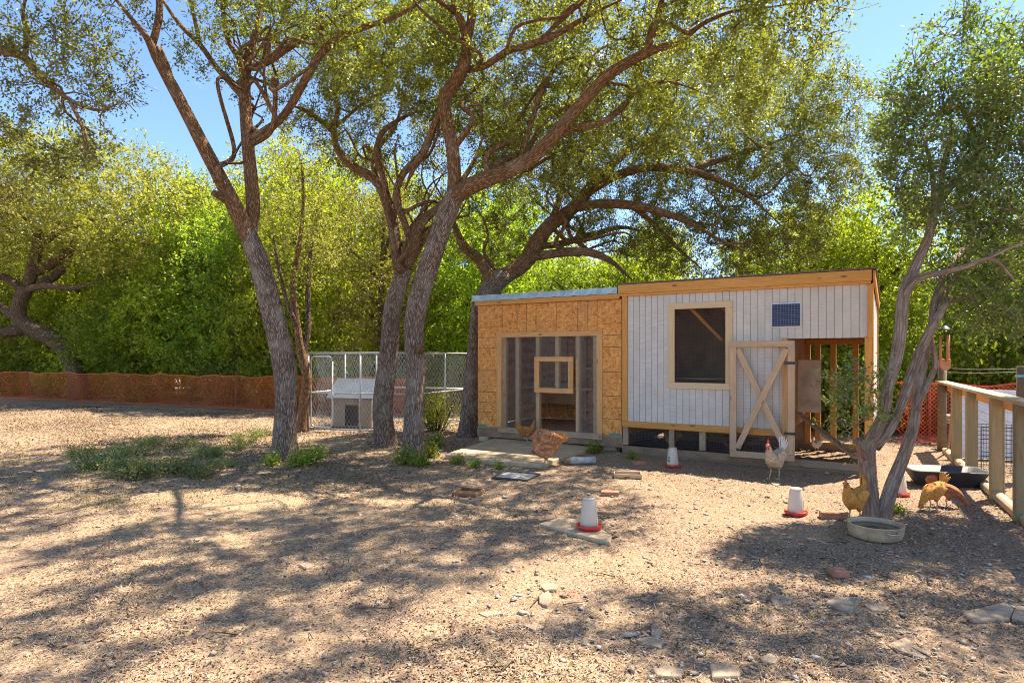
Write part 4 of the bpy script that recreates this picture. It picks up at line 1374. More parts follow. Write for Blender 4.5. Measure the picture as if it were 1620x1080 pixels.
def woodland():
    protos = [
        wood_proto('woodland_tree', 'yellow green leafy tree in the woods beyond the netting', 'leaf_bright', 7.4, 2.3, 0, 290, 115, 0.4, 0.9, 0.115, 0.07),
        wood_proto('woodland_tree', 'mid green bushy tree in the woods beyond the netting', 'leaf_mid', 6.4, 2.2, 0, 290, 115, -0.3, 0.6, 0.105, 0.065),
        wood_proto('woodland_tree', 'olive toned thin crowned tree in the woods beyond the netting', 'leaf_olive', 8.2, 2.4, 0, 220, 105, 0.2, 1.6, 0.105, 0.055),
    ]
    spots = []
    # (x, y, prototype, scale): first row just behind the netting, then deeper rows
    row1 = [(-21.5, 27.0), (-18.0, 26.3), (-14.6, 24.6), (-11.6, 22.6), (-8.8, 21.0), (-6.2, 19.8), (-3.6, 19.4), (-0.9, 18.8), (1.6, 17.8), (4.0, 17.0), (6.3, 15.6), (8.3, 14.6), (10.6, 13.8), (13.2, 13.4)]
    row2 = [(-27, 31), (-23.0, 30.5), (-19.2, 30.2), (-15.4, 28.8), (-11.8, 27.0), (-8.4, 25.2), (-5.2, 24.0), (-2.0, 23.4), (1.2, 22.6), (4.4, 21.4), (7.5, 20.0), (10.4, 18.6), (13.4, 17.6), (16.6, 17.0)]
    row3 = [(-31, 37), (-24, 36), (-17.6, 34.6), (-11.2, 32.8), (-5.0, 31.0), (1.2, 30.0), (7.2, 28.0), (13.2, 25.5), (19.0, 23.5)]
    r = random.Random(5)
    pat1 = [1, 0, 1, 0, 1, 0, 2, 0, 1, 0, 0, 0, 1, 0]
    for i, (x, y) in enumerate(row1):
        spots.append((x, y, pat1[i], r.uniform(0.80, 1.0) * ((0.92 if x > 7 else 0.74) if x > 1 else 1.1)))
    for i, (x, y) in enumerate(row2):
        spots.append((x, y, (0, 2, 0, 1)[i % 4], r.uniform(0.95, 1.15) * (0.72 if x > 0 else 1.15)))
    for i, (x, y) in enumerate(row3):
        spots.append((x, y, (2, 0, 1)[i % 3], r.uniform(1.1, 1.3) * (0.8 if x > 0 else 1.0)))
    used = set()
    for x, y, k, s in spots:
        x += r.uniform(-0.5, 0.5)
        y += r.uniform(-0.4, 0.4)
        a = r.uniform(0, 6.28)
        scl = (s * r.uniform(0.9, 1.1), s * r.uniform(0.9, 1.1), s)
        lab = wood_label(k, x, y)
        if k not in used:
            used.add(k)
            o = protos[k]
            o.location = (x, y, 0)
            o.rotation_euler = (0, 0, a)
            o.scale = scl
            o['label'] = lab
        else:
            copy_tree(protos[k], (x, y, 0), a, scl, lab)


woodland()


def far_woods():
    n = 60000
    x = RNG.uniform(-60, 48, n)
    y = 44 - 0.28 * x + RNG.uniform(-3, 4, n)
    top = 6.2 + 1.6 * np.sin(x * 0.35) + 1.1 * np.sin(x * 0.93 + 1) - 0.03 * np.maximum(x, 0)
    z = RNG.uniform(0, 1, n) ** 0.8 * top
    o = leaf_mesh('far_woods', np.stack([x, y, z], 1), RNG.normal(size=(n, 3)), 0.62, 0.42, 'leaf_mid')
    tag(o, 'distant mass of green woods closing the view behind the trees', 'woods', kind='stuff')


far_woods()


def shrub_proto(name, label, mat, h, r, nst, leaves, ll, lw, group, cat='shrub'):
    t = thing(name, label, cat, (0, 0, 0), 0, group)
    mb = MB()
    lp, ld, lt = [], [], []
    for i in range(nst):
        a = RNG.uniform(0, 6.28)
        rr = r * math.sqrt(RNG.uniform(0.0, 1))
        b = np.array([rr * 0.4 * math.cos(a), rr * 0.4 * math.sin(a), -0.03])
        e = np.array([rr * math.cos(a), rr * math.sin(a), h * RNG.uniform(0.45, 1.0) * (1 - 0.35 * (rr / r) ** 2)])
        m = (b + e) / 2 + RNG.normal(size=3) * 0.06 * h
        mb.tube([Vector(b), Vector(m), Vector(e)], [0.009 * h + 0.003, 0.006 * h + 0.002, 0.002], 4, False, 0, 0, True)
        tt = RNG.uniform(0.18, 1.05, leaves)[:, None]
        lp.append(b * (1 - tt) ** 2 + 2 * m * tt * (1 - tt) + e * tt ** 2 + RNG.normal(size=(leaves, 3)) * np.array([0.08, 0.08, 0.06]) * (h + 0.3))
        ld.append(RNG.normal(size=(leaves, 3)) + (e - b)[None] * 0.4)
        lt.append(np.clip(RNG.normal(RNG.normal(0.5, 0.15), 0.2, leaves), 0, 1))
    tag(mb.build('stems', 'bark_far', t), kind='stuff')
    tag(leaf_mesh('foliage', np.vstack(lp), np.vstack(ld), ll, lw, mat, t, np.concatenate(lt)), kind='stuff')
    return t


def underbrush():
    grp = 'undergrowth shrubs beyond the netting'
    pr = [
        shrub_proto('understory_shrub', 'bright leafy undergrowth shrub rooted behind the netting', 'leaf_bright', 1.7, 1.0, 46, 62, 0.10, 0.06, grp),
        shrub_proto('understory_shrub', 'deep green undergrowth shrub rooted behind the netting', 'leaf_mid', 1.4, 1.0, 46, 62, 0.10, 0.06, grp),
        shrub_proto('understory_shrub', 'greyish undergrowth shrub rooted behind the netting', 'leaf_grey', 1.2, 0.9, 40, 60, 0.08, 0.045, grp),
    ]
    r = random.Random(9)
    path = [(-22, 26.0), (-19.3, 25.0), (-7.2, 19.4), (-4.5, 18.1), (0, 17.2), (4.8, 15.0), (7.4, 12.9), (11, 12.2)]
    used = set()
    for k in range(46):
        t = k / 45 * (len(path) - 1)
        i = min(int(t), len(path) - 2)
        f = t - i
        x = path[i][0] * (1 - f) + path[i + 1][0] * f + r.uniform(-0.5, 0.5)
        y = path[i][1] * (1 - f) + path[i + 1][1] * f + r.uniform(0.25, 2.0)
        p = r.choice([0, 0, 1, 1, 2])
        s = r.uniform(0.75, 1.35)
        lab = ('bright leafy undergrowth shrub', 'deep green undergrowth shrub', 'greyish undergrowth shrub')[p] + ' behind the netting ' + ('under the gnarled oak', 'between the gnarled and forked oaks', 'past the forked oak and sapling', 'past the wire kennel', 'past the strand board coop', 'past the white coop', 'past the rail fence')[sum(x / y > q for q in (-0.62, -0.44, -0.34, -0.1, 0.17, 0.56))]
        if p not in used:
            used.add(p)
            pr[p].location = (x, y, 0)
            pr[p].scale = (s, s, s)
            pr[p]['label'] = lab
        else:
            copy_tree(pr[p], (x, y, 0), r.uniform(0, 6.28), (s, s, s * r.uniform(0.9, 1.3)), lab)


underbrush()


# ------------------------------------------------------------------ low shrubs of the yard
def yard_shrubs():
    grp = 'low evergreen shrubs on the bare yard'
    base = shrub_proto('low_shrub', 'low grey green shrub spreading over the bare soil near the forked oak', 'leaf_grey', 0.34, 0.45, 30, 46, 0.042, 0.022, grp)
    spots = [(165, 744, 0.95), (212, 756, 0.95), (252, 750, 1.05), (318, 752, 0.75), (205, 722, 0.8), (330, 722, 0.8), (290, 708, 0.7), (388, 700, 0.75), (412, 688, 0.7), (128, 722, 0.65), (238, 702, 0.7), (352, 738, 0.55), (375, 712, 0.6)]
    for i, (x, y, s) in enumerate(spots):
        p = G(x, y)
        if i == 0:
            base.location = p
            base.scale = (s, s, s)
        else:
            copy_tree(base, p, i * 1.7, (s, s, s * 0.9))
    g2 = 'small weeds sprouting in the yard'
    w = shrub_proto('weed', 'small green weed sprouting at the foot of the forked oak', 'leaf_mid', 0.2, 0.16, 14, 20, 0.05, 0.026, g2, 'weed')
    w.location = G(432, 735)
    lab = {'oak': 'small green weed sprouting at the foot of the forked oak', 'pair': 'small green weed sprouting at the foot of the big oak near the slab', 'slab': 'small green weed growing along the edge of the concrete slab', 'coop': 'small green weed growing against the base of the coops', 'pan': 'tiny green weed beside the pale barked tree'}
    for x, y, s, key in ((470, 737, 1.2, 'oak'), (490, 732, 1.3, 'oak'), (500, 722, 1.0, 'oak'), (640, 732, 1.3, 'pair'), (665, 735, 1.2, 'pair'), (682, 722, 1.2, 'pair'), (690, 705, 1.3, 'pair'), (723, 734, 0.8, 'slab'), (752, 740, 0.7, 'slab'), (790, 742, 0.6, 'slab'), (942, 718, 1.0, 'coop'), (1000, 728, 0.7, 'coop'), (1418, 812, 0.6, 'pan')):
        copy_tree(w, G(x, y), x * 0.7, (s, s, s), lab[key])
    # a leafy bush inside the kennel corner
    k = shrub_proto('kennel_bush', 'bright green bush growing through the kennel wire behind the oak trunks', 'leaf_bright', 1.0, 0.45, 34, 46, 0.06, 0.032, None)
    k.location = G(688, 682)


yard_shrubs()


# ================================================================== orange netting
def path_len(path):
    s = [0.0]
    for a, b in zip(path, path[1:]):
        s.append(s[-1] + math.hypot(b[0] - a[0], b[1] - a[1]))
    return s


def at_path(path, cum, d):
    d = max(0.0, min(cum[-1], d))
    for i in range(len(path) - 1):
        if d <= cum[i + 1] or i == len(path) - 2:
            f = (d - cum[i]) / max(1e-6, cum[i + 1] - cum[i])
            x = path[i][0] * (1 - f) + path[i + 1][0] * f
            y = path[i][1] * (1 - f) + path[i + 1][1] * f
            tx, ty = path[i + 1][0] - path[i][0], path[i + 1][1] - path[i][1]
            l = math.hypot(tx, ty)
            return x, y, tx / l, ty / l


def net_strands(path, z0, z1, pitch, width, segs, slope=1.0, sag=0.04, wave=0.04, phase=0.0, post_gap=2.6):
    cum = path_len(path)
    T = cum[-1]
    H = z1 - z0
    mb = MB()

    def pt(s, h):
        x, y, tx, ty = at_path(path, cum, s)
        w = wave * (math.sin(s * 2.7 + phase) * 0.6 + math.sin(s * 6.1 + h * 3) * 0.4)
        hz = z0 + h * (1 - sag / H * (0.5 - 0.5 * math.cos(s / post_gap * 2 * math.pi)) - 0.02 * math.sin(s * 5.3))
        return Vector((x - ty * w, y + tx * w, hz)), Vector((tx, ty, 0))

    for sgn in (1, -1):
        s = -H * slope if sgn > 0 else 0.0
        end = T if sgn > 0 else T + H * slope
        while s < end:
            row = []
            for i in range(segs + 1):
                h = H * i / segs
                ss = s + sgn * slope * h
                if 0 <= ss <= T:
                    p, td = pt(ss, h)
                    row.append((p, td))
            if len(row) > 1:
                k = len(mb.v)
                for p, td in row:
                    off = td * (width * 0.5)
                    mb.v.append(tuple(p - off))
                    mb.v.append(tuple(p + off))
                for i in range(len(row) - 1):
                    mb.f.append((k + 2 * i, k + 2 * i + 1, k + 2 * i + 3, k + 2 * i + 2))
            s += pitch
    return mb, pt, T


def safety_fence(label, path, mat, pitch, width, z1, post_mat='black_wire'):
    f = thing('safety_fence', label, 'fence', (path[0][0], path[0][1], 0))
    mb, pt, T = net_strands(path, 0.03, z1, pitch, width, 5)
    # selvedge bands
    for h in (0.0, (z1 - 0.03) * 0.995):
        s = 0.0
        k = len(mb.v)
        c = 0
        while s <= T:
            p, td = pt(s, h)
            mb.v.append((p.x, p.y, p.z - 0.012))
            mb.v.append((p.x, p.y, p.z + 0.012))
            if c:
                mb.f.append((k + 2 * c - 2, k + 2 * c - 1, k + 2 * c + 1, k + 2 * c))
            c += 1
            s += 0.1
    ox, oy = path[0]
    mb.v = [(x - ox, y - oy, z) for x, y, z in mb.v]
    tag(mb.build('netting', mat, f), kind='stuff')
    s = 0.6
    while s < T:
        p, td = pt(s, 0)
        po = MB().tube([Vector((0, 0, -0.2)), Vector((0, 0, z1 + 0.12))], 0.02, 6).build('fence_post', 'dark_post', f)
        po.location = (p.x - ox - td.y * -0.05, p.y - oy + td.x * 0.05 + 0.03, 0)
        s += 2.6
    return f


safety_fence('orange plastic safety netting fence running along the woods', [(-23, 25.6), (-19.3, 23.9), (-12.6, 21.0), (-7.2, 18.4), (-4.5, 17.2), (-2.6, 16.7)], 'net', 0.06, 0.0125, 1.02)
safety_fence('red diamond mesh netting behind the wooden rail fence', [(7.15, 11.75), (7.6, 11.6), (9.4, 11.3), (12.5, 11.0)], 'red_net', 0.075, 0.016, 1.12)


# ================================================================== chain link kennel
def kennel():
    A, B = Vector((-4.35, 13.5, 0)), Vector((-1.95, 12.75, 0))
    bk = Vector((0.95, 2.35, 0))
    C_, D_ = B + bk, A + bk
    H = 1.66
    k = thing('dog_kennel', 'galvanised chain link dog kennel with a gate behind the oak trunks', 'kennel', A)

    def loc(p):
        return Vector(p) - A

    def pipe(name, pts, r=0.02, parent=k):
        return MB().tube([loc(p) for p in pts], r, 8).build(name, 'galv', parent, smooth=True)

    z0 = 0.06
    zt = Vector((0, 0, H))
    zb = Vector((0, 0, z0))
    zm = Vector((0, 0, 0.82))
    for a, b in ((A, B), (B, C_), (C_, D_), (D_, A)):
        pipe('top_rail', [a + zt, b + zt], 0.021)
        pipe('bottom_rail', [a + zb, b + zb], 0.019)
        pipe('mid_rail', [a + zm, b + zm], 0.019)
        n = 2
        for i in range(n):
            p = a.lerp(b, i / n)
            pipe('upright', [p + Vector((0, 0, 0.0)), p + zt], 0.021)
        mb, _, _ = net_strands([(a.x - A.x, a.y - A.y), (b.x - A.x, b.y - A.y)], z0, H, 0.085, 0.0075, 3, 0.62, 0.0, 0.006)
        tag(mb.build('chain_link', 'chain', k), kind='stuff')
    # gate with rounded corners in the front panel
    d = (B - A).normalized()
    off = Vector((d.y, -d.x, 0)) * 0.045
    g0, g1 = A + d * 0.10 + off, A + d * 0.62 + off
    pts = []
    for cx, cz, a0 in ((0.52 - 0.1, H - 0.17, 0), (0.1, H - 0.17, 90), (0.1, 0.2, 180), (0.42, 0.2, 270)):
        for q in range(5):
            a = R(a0 + q * 22.5)
            pts.append(g0 + d * (cx + 0.1 * math.cos(a)) + Vector((0, 0, cz + 0.1 * math.sin(a))))
    pts.append(pts[0])
    g = pipe('gate', pts, 0.018)
    mbp = MB().tube([loc(g0 + zm), loc(g1 + zm)], 0.014, 6).build('gate_bar', 'galv', g)
    lt = MB().box(-0.03, 0.03, -0.03, 0.03, -0.05, 0.05).build('latch', 'galv', g, bev=0.006)
    lt.location = loc(g1 + Vector((0, 0, 0.75)))
    mb, _, _ = net_strands([(g0.x - A.x, g0.y - A.y), (g1.x - A.x, g1.y - A.y)], 0.12, H - 0.08, 0.085, 0.0075, 3, 0.62, 0.0, 0.0)
    tag(mb.build('gate_mesh', 'chain', g), kind='stuff')


kennel()


def dog_house():
    o = thing('dog_house', 'tan dog house with pale grey sheet roof inside the wire kennel', 'dog house', (-3.45, 14.35, 0), R(-12))
    w, d, h = 0.95, 0.85, 0.72
    for x0, x1 in ((-w / 2, -0.16), (0.16, w / 2)):
        panel('front_wall', o, x0, x1, -d / 2, -d / 2 + 0.02, 0.03, h, 'house_wall')
    panel('lintel', o, -0.158, 0.158, -d / 2 + 0.002, -d / 2 + 0.018, 0.52, h, 'house_wall')
    panel('rear_wall', o, -w / 2, w / 2, d / 2 - 0.02, d / 2, 0.03, h, 'house_wall')
    for x in (-w / 2, w / 2 - 0.02):
        mb = MB().prism([(-d / 2 + 0.022, 0.03), (d / 2 - 0.022, 0.03), (d / 2 - 0.022, h), (0, h + 0.33), (-d / 2 + 0.022, h)], x, x + 0.02, 'x')
        mb.build('side_wall', 'house_wall', o)
    panel('floor', o, -w / 2 + 0.022, w / 2 - 0.022, -d / 2 + 0.022, d / 2 - 0.022, 0.03, 0.06, 'house_wall')
    board('roof_sheet', o, (0, -d / 2 - 0.10, h - 0.05), (0, 0.012, h + 0.36), 0.02, w + 0.16, 'house_roof', up=(0, -0.5, 1))
    board('roof_sheet', o, (0, d / 2 + 0.10, h - 0.05), (0, 0.0, h + 0.345), 0.02, w + 0.16, 'house_roof', up=(0, 0.5, 1))
    for x in (-0.3, 0.3):
        board('runner', o, (x, -d / 2, 0.015), (x, d / 2, 0.015), 0.03, 0.06, 'grey_wood')


dog_house()


# ================================================================== wooden rail fence at the run's edge
def rail_fence():
    base = [G(1513, 733), G(1537, 752), G(1577, 788), G(1617, 827)]
    far = G(1490, 713)
    d = (base[3] - base[0]).normalized()
    nxt = base[3] + d * 1.05
    nxt.z = gh(nxt.x, nxt.y)
    f = thing('rail_fence', 'wooden post and rail fence with wire mesh and bleached flat top rail', 'fence', base[0])
    o = f.location.copy()
    side = Vector((-d.y, d.x, 0))
    if side.x < 0:
        side = -side
    rp = MB().tube([Vector((0, 0, -0.1)), Vector((0, 0, 0.7)), Vector((0.01, 0, 1.48))], [0.07, 0.066, 0.062], 12, True, 0.05).build('round_post', 'dark_post', f, smooth=True)
    rp.location = far - o
    H = 1.145
    for p in base + [nxt]:
        w = 0.125
        po = board('post', f, (p.x - o.x, p.y - o.y, -0.1), (p.x - o.x, p.y - o.y, H), w, w, 'post', up=(d.x, d.y, 0), bev=0.006)
    a = far - o + d * -0.05
    b = nxt - o + d * 0.6
    board('top_rail', f, (a.x, a.y, H + 0.02), (b.x, b.y, H + 0.02), 0.036, 0.17, 'rail')
    sa, sb = a + side * 0.085, b + side * 0.085
    board('side_rail', f, (sa.x, sa.y, H - 0.068), (sb.x, sb.y, H - 0.068), 0.125, 0.036, 'orange_wood')
    ka, kb = a + side * 0.02 + d * 0.3, b + side * 0.02
    board('ground_log', f, (ka.x, ka.y, 0.04), (kb.x, kb.y, 0.04), 0.10, 0.10, 'rail', bev=0.02)
    wa, wb = a + side * 0.07, b + side * 0.07
    mb = MB()
    L = (wb - wa).length
    ux = (wb - wa).normalized()
    for z in np.arange(0.08, H - 0.14, 0.10):
        mb.add([tuple(wa + Vector((0, 0, z - 0.002))), tuple(wb + Vector((0, 0, z - 0.002))), tuple(wb + Vector((0, 0, z + 0.002))), tuple(wa + Vector((0, 0, z + 0.002)))], [(0, 1, 2, 3)])
    for s in np.arange(0, L, 0.10):
        q = wa + ux * s
        e = ux * 0.002
        mb.add([tuple(q - e + Vector((0, 0, 0.05))), tuple(q + e + Vector((0, 0, 0.05))), tuple(q + e + Vector((0, 0, H - 0.1))), tuple(q - e + Vector((0, 0, H - 0.1)))], [(0, 1, 2, 3)])
    for v_ in range(len(mb.v)):
        x, y, z = mb.v[v_]
    tag(mb.build('wire_mesh', 'wire', f), kind='stuff')


rail_fence()


def strand_post():
    p = Vector((6.52, 8.05, 0))
    o = thing('corner_post', 'tall grey round post with a blue strap beyond the rail fence', 'post', p)
    MB().tube([Vector((0, 0, -0.1)), Vector((0, 0, 0.8)), Vector((0, 0, 1.47))], [0.085, 0.08, 0.078], 14, True, 0.03).build('post_shaft', 'dark_post', o, smooth=True)
    MB().lathe([(0.081, 1.33), (0.09, 1.335), (0.09, 1.36), (0.081, 1.365)], 16).build('strap', 'blue_strap', o, smooth=True)
    q = Vector((G(1490, 713).x, G(1490, 713).y, 0)) - p
    for z0, z1 in ((1.44, 1.40), (1.40, 1.33)):
        MB().tube([Vector((0, 0, z0)), (q * 0.5) + Vector((0, 0, (z0 + z1) / 2 - 0.02)), q + Vector((0, 0, z1))], 0.0035, 5).build('strand_wire', 'galv', o)


strand_post()


def beyond_fence():
    # white sheet leaning behind a black wire crate, and pale boards on short legs
    p = Vector((7.15, 9.2, 0))
    o = thing('wire_crate', 'black wire crate standing beyond the rail fence', 'crate', (6.85, 8.85, 0), R(-20))
    w, d, h = 0.62, 0.5, 0.62
    for x in (-w / 2, w / 2):
        for y in (-d / 2, d / 2):
            MB().tube([Vector((x, y, 0)), Vector((x, y, h))], 0.007, 6).build('corner_rod', 'black_wire', o)
    for z in (0.01, h):
        for a, b in (((-w / 2, -d / 2), (w / 2, -d / 2)), ((w / 2, -d / 2), (w / 2, d / 2)), ((w / 2, d / 2), (-w / 2, d / 2)), ((-w / 2, d / 2), (-w / 2, -d / 2))):
            MB().tube([Vector((*a, z)), Vector((*b, z))], 0.006, 5).build('edge_rod', 'black_wire', o)
    wire_grid('wire_panel', o, -w / 2, w / 2, 0.01, h, -d / 2, 0.06, 0.006, 'black_wire')
    wire_grid('wire_panel', o, -w / 2, w / 2, 0.01, h, d / 2, 0.06, 0.006, 'black_wire')
    s = thing('leaning_sheet', 'large white sheet propped upright beyond the rail fence', 'sheet', (7.35, 9.75, 0), R(-22))
    board('sheet', s, (-0.42, 0, 0.55), (0.60, 0, 0.55), 1.06, 0.03, 'white_sheet', up=(0, 0.2, 1))
    for x in (-0.42, 0.6):
        board('prop_leg', s, (x, 0.5, 0.0), (x, 0.12, 1.04), 0.03, 0.03, 'grey_wood', up=(1, 0, 0))
    t = thing('board_bench', 'low bench of pale stacked boards beyond the rail fence', 'bench', (7.85, 10.9, 0), R(-12))
    for i in range(3):
        board('plank', t, (-0.36, 0, 0.46 + i * 0.05), (0.36, 0, 0.46 + i * 0.05), 0.042, 0.34 - 0.03 * i, 'rail')
    for x in (-0.3, 0.3):
        for y in (-0.1, 0.1):
            board('leg', t, (x, y, 0), (x, y, 0.44), 0.05, 0.05, 'dark_post', up=(1, 0, 0))
    b = thing('white_bucket', 'small white bucket by the post of the rail fence', 'bucket', (5.75, 6.9, gh(5.75, 6.9)))
    MB().lathe([(0.0, 0.0), (0.09, 0.0), (0.105, 0.26), (0.11, 0.265), (0.11, 0.275), (0.1, 0.272), (0.086, 0.012), (0.0, 0.012)], 20).build('pail', 'white_plastic', b, smooth=True)
    MB().tube([Vector((0.11 * math.cos(R(a)), 0.02, 0.25 + 0.05 * math.sin(R(a)))) for a in range(0, 181, 20)], 0.003, 5).build('handle', 'galv', b)


beyond_fence()


def wind_chime():
    D = 7.0
    top = P(1495, 522, D)
    o = thing('wind_chime', 'orange wooden wind chime with three tubes hanging beside the pale tree', 'wind chime', (top.x, top.y, top.z))
    MB().lathe([(0.005, 0.05), (0.02, 0.045), (0.068, 0.004), (0.07, 0.0), (0.066, -0.004), (0.0, -0.004)], 20).build('cap', 'black_plastic', o, smooth=True)
    MB().tube([Vector((0, 0, 0.05)), Vector((-0.02, 0, 0.3))], 0.003, 5).build('hanging_cord', 'black_plastic', o)
    for x, y, l in ((-0.048, 0.0, 0.34), (0.008, -0.03, 0.35), (0.048, 0.01, 0.36)):
        MB().tube([Vector((x * 0.8, y, -0.002)), Vector((x, y, -0.06))], 0.002, 4).build('string', 'black_plastic', o)
        MB().tube([Vector((x, y, -0.055)), Vector((x, y, -l))], 0.0125, 10).build('chime_tube', 'copper', o, smooth=True)
    MB().tube([Vector((0, 0, -0.004)), Vector((0, 0, -0.325))], 0.002, 4).build('string', 'black_plastic', o)
    poly = [(-0.062, -0.32), (0.058, -0.32)] + [(0.0 + 0.06 * math.cos(R(a)), -0.385 + 0.062 * math.sin(R(a))) for a in range(0, -181, -20)]
    MB().prism(poly, -0.012, 0.012).build('sail', 'copper', o, bev=0.003)


wind_chime()


# ================================================================== small things on the ground
def feeder(label, pos, s=1.0, rz=0.0, print_mark=True, zoff=0.0):
    o = thing('poultry_feeder', label, 'feeder', (pos.x, pos.y, pos.z + zoff), rz, 'plastic poultry feeders')
    H = 0.29 * s
    MB().lathe([(0.0, 0.0), (0.105 * s, 0.0), (0.122 * s, 0.018 * s), (0.126 * s, 0.045 * s), (0.121 * s, 0.046 * s), (0.114 * s, 0.02 * s), (0.0, 0.014 * s)], 28).build('base_pan', 'red_plastic', o, smooth=True)
    MB().lathe([(0.0, 0.03 * s), (0.11 * s, 0.03 * s), (0.0, 0.05 * s)], 24).build('feed', 'feed', o, smooth=True)
    b = MB().lathe([(0.092 * s, 0.026 * s), (0.088 * s, 0.07 * s), (0.066 * s, H * 0.94), (0.060 * s, H * 0.985), (0.05 * s, H), (0.0, H), (0.0, H - 0.006), (0.048 * s, H - 0.006), (0.062 * s, H * 0.93), (0.083 * s, 0.07 * s), (0.087 * s, 0.026 * s)], 28).build('hopper', 'white_plastic', o, smooth=True)
    MB().lathe([(0.06 * s, H), (0.064 * s, H + 0.004), (0.06 * s, H + 0.010), (0.0, H + 0.010)], 24).build('lid', 'white_plastic', o, smooth=True)
    if print_mark:
        # teal print wrapped round the hopper wall
        mb = MB()
        for (a0, a1, z0, z1) in ((-118, -92, 0.30, 0.36), (-118, -110, 0.36, 0.52), (-100, -92, 0.36, 0.52), (-118, -92, 0.52, 0.58)):
            n = 5
            row = []
            for i in range(n + 1):
                a = R(a0 + (a1 - a0) * i / n)
                for z in (z0, z1):
                    zz = z * H
                    rr = (0.088 + (0.066 - 0.088) * (zz - 0.07 * s) / (H * 0.94 - 0.07 * s)) * s + 0.0012
                    row.append((rr * math.cos(a), rr * math.sin(a), zz))
            k = len(mb.v)
            mb.v += row
            mb.f += [(k + 2 * i, k + 2 * i + 2, k + 2 * i + 3, k + 2 * i + 1) for i in range(n)]
        mb.build('print_mark', 'teal', b)
    return o


pl = G(912, 842)
feeder('milky plastic feeder with red pan standing on the wooden board', G(932, 838), 0.95, 0.5, False, 0.032)
feeder('milky plastic feeder with red pan standing in the sun near the buff hen', G(1259, 812), 0.9, R(75), True, 0.0)
feeder('milky plastic feeder with red pan standing by the crawl space screen', G(1064, 741), 0.92, R(-40), True, 0.0)
feeder('milky plastic feeder with red pan standing behind the pale tree stems', G(1424, 782), 0.82, R(200), False, 0.0)


def ground_poly(name, label, cat, pts_px, thick, mat, sink=0.01, group=None, bev=0.006):
    g = [G(*p) for p in pts_px]
    c = sum(g, Vector()) / len(g)
    mb = MB().prism([(p.x - c.x, p.y - c.y) for p in g], -sink, thick, 'z')
    o = mb.build(name, mat, None, bev=bev)
    o.location = (c.x, c.y, gh(c.x, c.y))
    tag(o, label, cat, group)
    return o


ground_poly('feeder_board', 'tan wooden board lying flat under a feeder', 'board', [(853, 829), (885, 820), (930, 822), (968, 848), (965, 858), (900, 842)], 0.028, 'rail', 0.012)
ground_poly('concrete_slab', 'worn concrete slab in front of the strand board coop', 'slab', [(704, 725), (800, 692), (940, 714), (858, 741), (780, 736)], 0.075, 'concrete', 0.03, bev=0.012)


def tray(name, label, pos, w, d, h, rz, mat_floor, mat_rim, tilt=0.0):
    o = thing(name, label, 'tray', (pos.x, pos.y, pos.z + 0.004), rz)
    o.rotation_euler = (tilt, 0, rz)
    panel('tray_floor', o, -w / 2 + 0.012, w / 2 - 0.012, -d / 2 + 0.012, d / 2 - 0.012, 0.0, 0.006, mat_floor, 0)
    t = 0.014
    panel('tray_side', o, -w / 2, w / 2, -d / 2, -d / 2 + t, 0.0, h, mat_rim)
    panel('tray_side', o, -w / 2, w / 2, d / 2 - t, d / 2, 0.0, h, mat_rim)
    panel('tray_side', o, -w / 2, -w / 2 + t, -d / 2 + t, d / 2 - t, 0.0, h, mat_rim)
    panel('tray_side', o, w / 2 - t, w / 2, -d / 2 + t, d / 2 - t, 0.0, h, mat_rim)
    return o


tray('boot_tray', 'dirty white tray with dark rim lying before the concrete slab', G(817, 756), 0.50, 0.46, 0.022, R(-24), 'tray_white', 'tray_rim')
tray('rusty_tray', 'rusty brown shallow tray lying on the bare soil', G(741, 780), 0.30, 0.27, 0.04, R(-20), 'rust', 'rust', 0.03)
tray('wooden_tray', 'small pale wooden tray by the shadow of the white coop', G(993, 755), 0.36, 0.24, 0.05, R(-8), 'old_wood', 'rail')


def brick(label, pos, rz, size=(0.2, 0.1, 0.06), tilt=(0, 0), mat='brick', name='brick_block'):
    w, d, h = size
    mb = MB().box(-w / 2, w / 2, -d / 2, d / 2, 0, h)
    o = mb.build(name, mat, None, bev=0.006)
    o.location = (pos.x, pos.y, pos.z - 0.006)
    o.rotation_euler = (tilt[0], tilt[1], rz)
    tag(o, label, 'brick')
    return o


brick('red brick lying in the sun between a feeder and the wooden tray', G(965, 785), R(-10), (0.20, 0.10, 0.055))
brick('pinkish brick lying at the base of the white coop', G(1011, 737), R(5), (0.21, 0.11, 0.05))
brick('red brick lying beside the buff hen', G(1320, 818), R(-14), (0.26, 0.12, 0.07))
brick('dark red brick standing alone in the tree shade', G(1327, 910), R(-4), (0.115, 0.09, 0.058))
brick('reddish paver lying beside the corner of the concrete slab', G(742, 711), R(15), (0.26, 0.18, 0.05))


def sack():
    o = thing('rolled_sack', 'rolled grey woven sack lying by the concrete slab', 'sack', G(921, 735), R(8))
    pts = [Vector((-0.19, 0, 0.05)), Vector((-0.12, 0, 0.052)), Vector((0, 0.005, 0.05)), Vector((0.12, 0, 0.052)), Vector((0.2, 0, 0.05))]
    MB().tube(pts, [0.046, 0.055, 0.05, 0.056, 0.05], 14, True, 0.05).build('roll', 'sack', o, smooth=True)
    MB().tube([Vector((-0.27, 0.01, 0.035)), Vector((-0.23, 0.01, 0.045)), Vector((-0.185, 0, 0.05))], [0.03, 0.042, 0.045], 12, True, 0.12).build('torn_end', 'grey_wood', o, smooth=True)


sack()


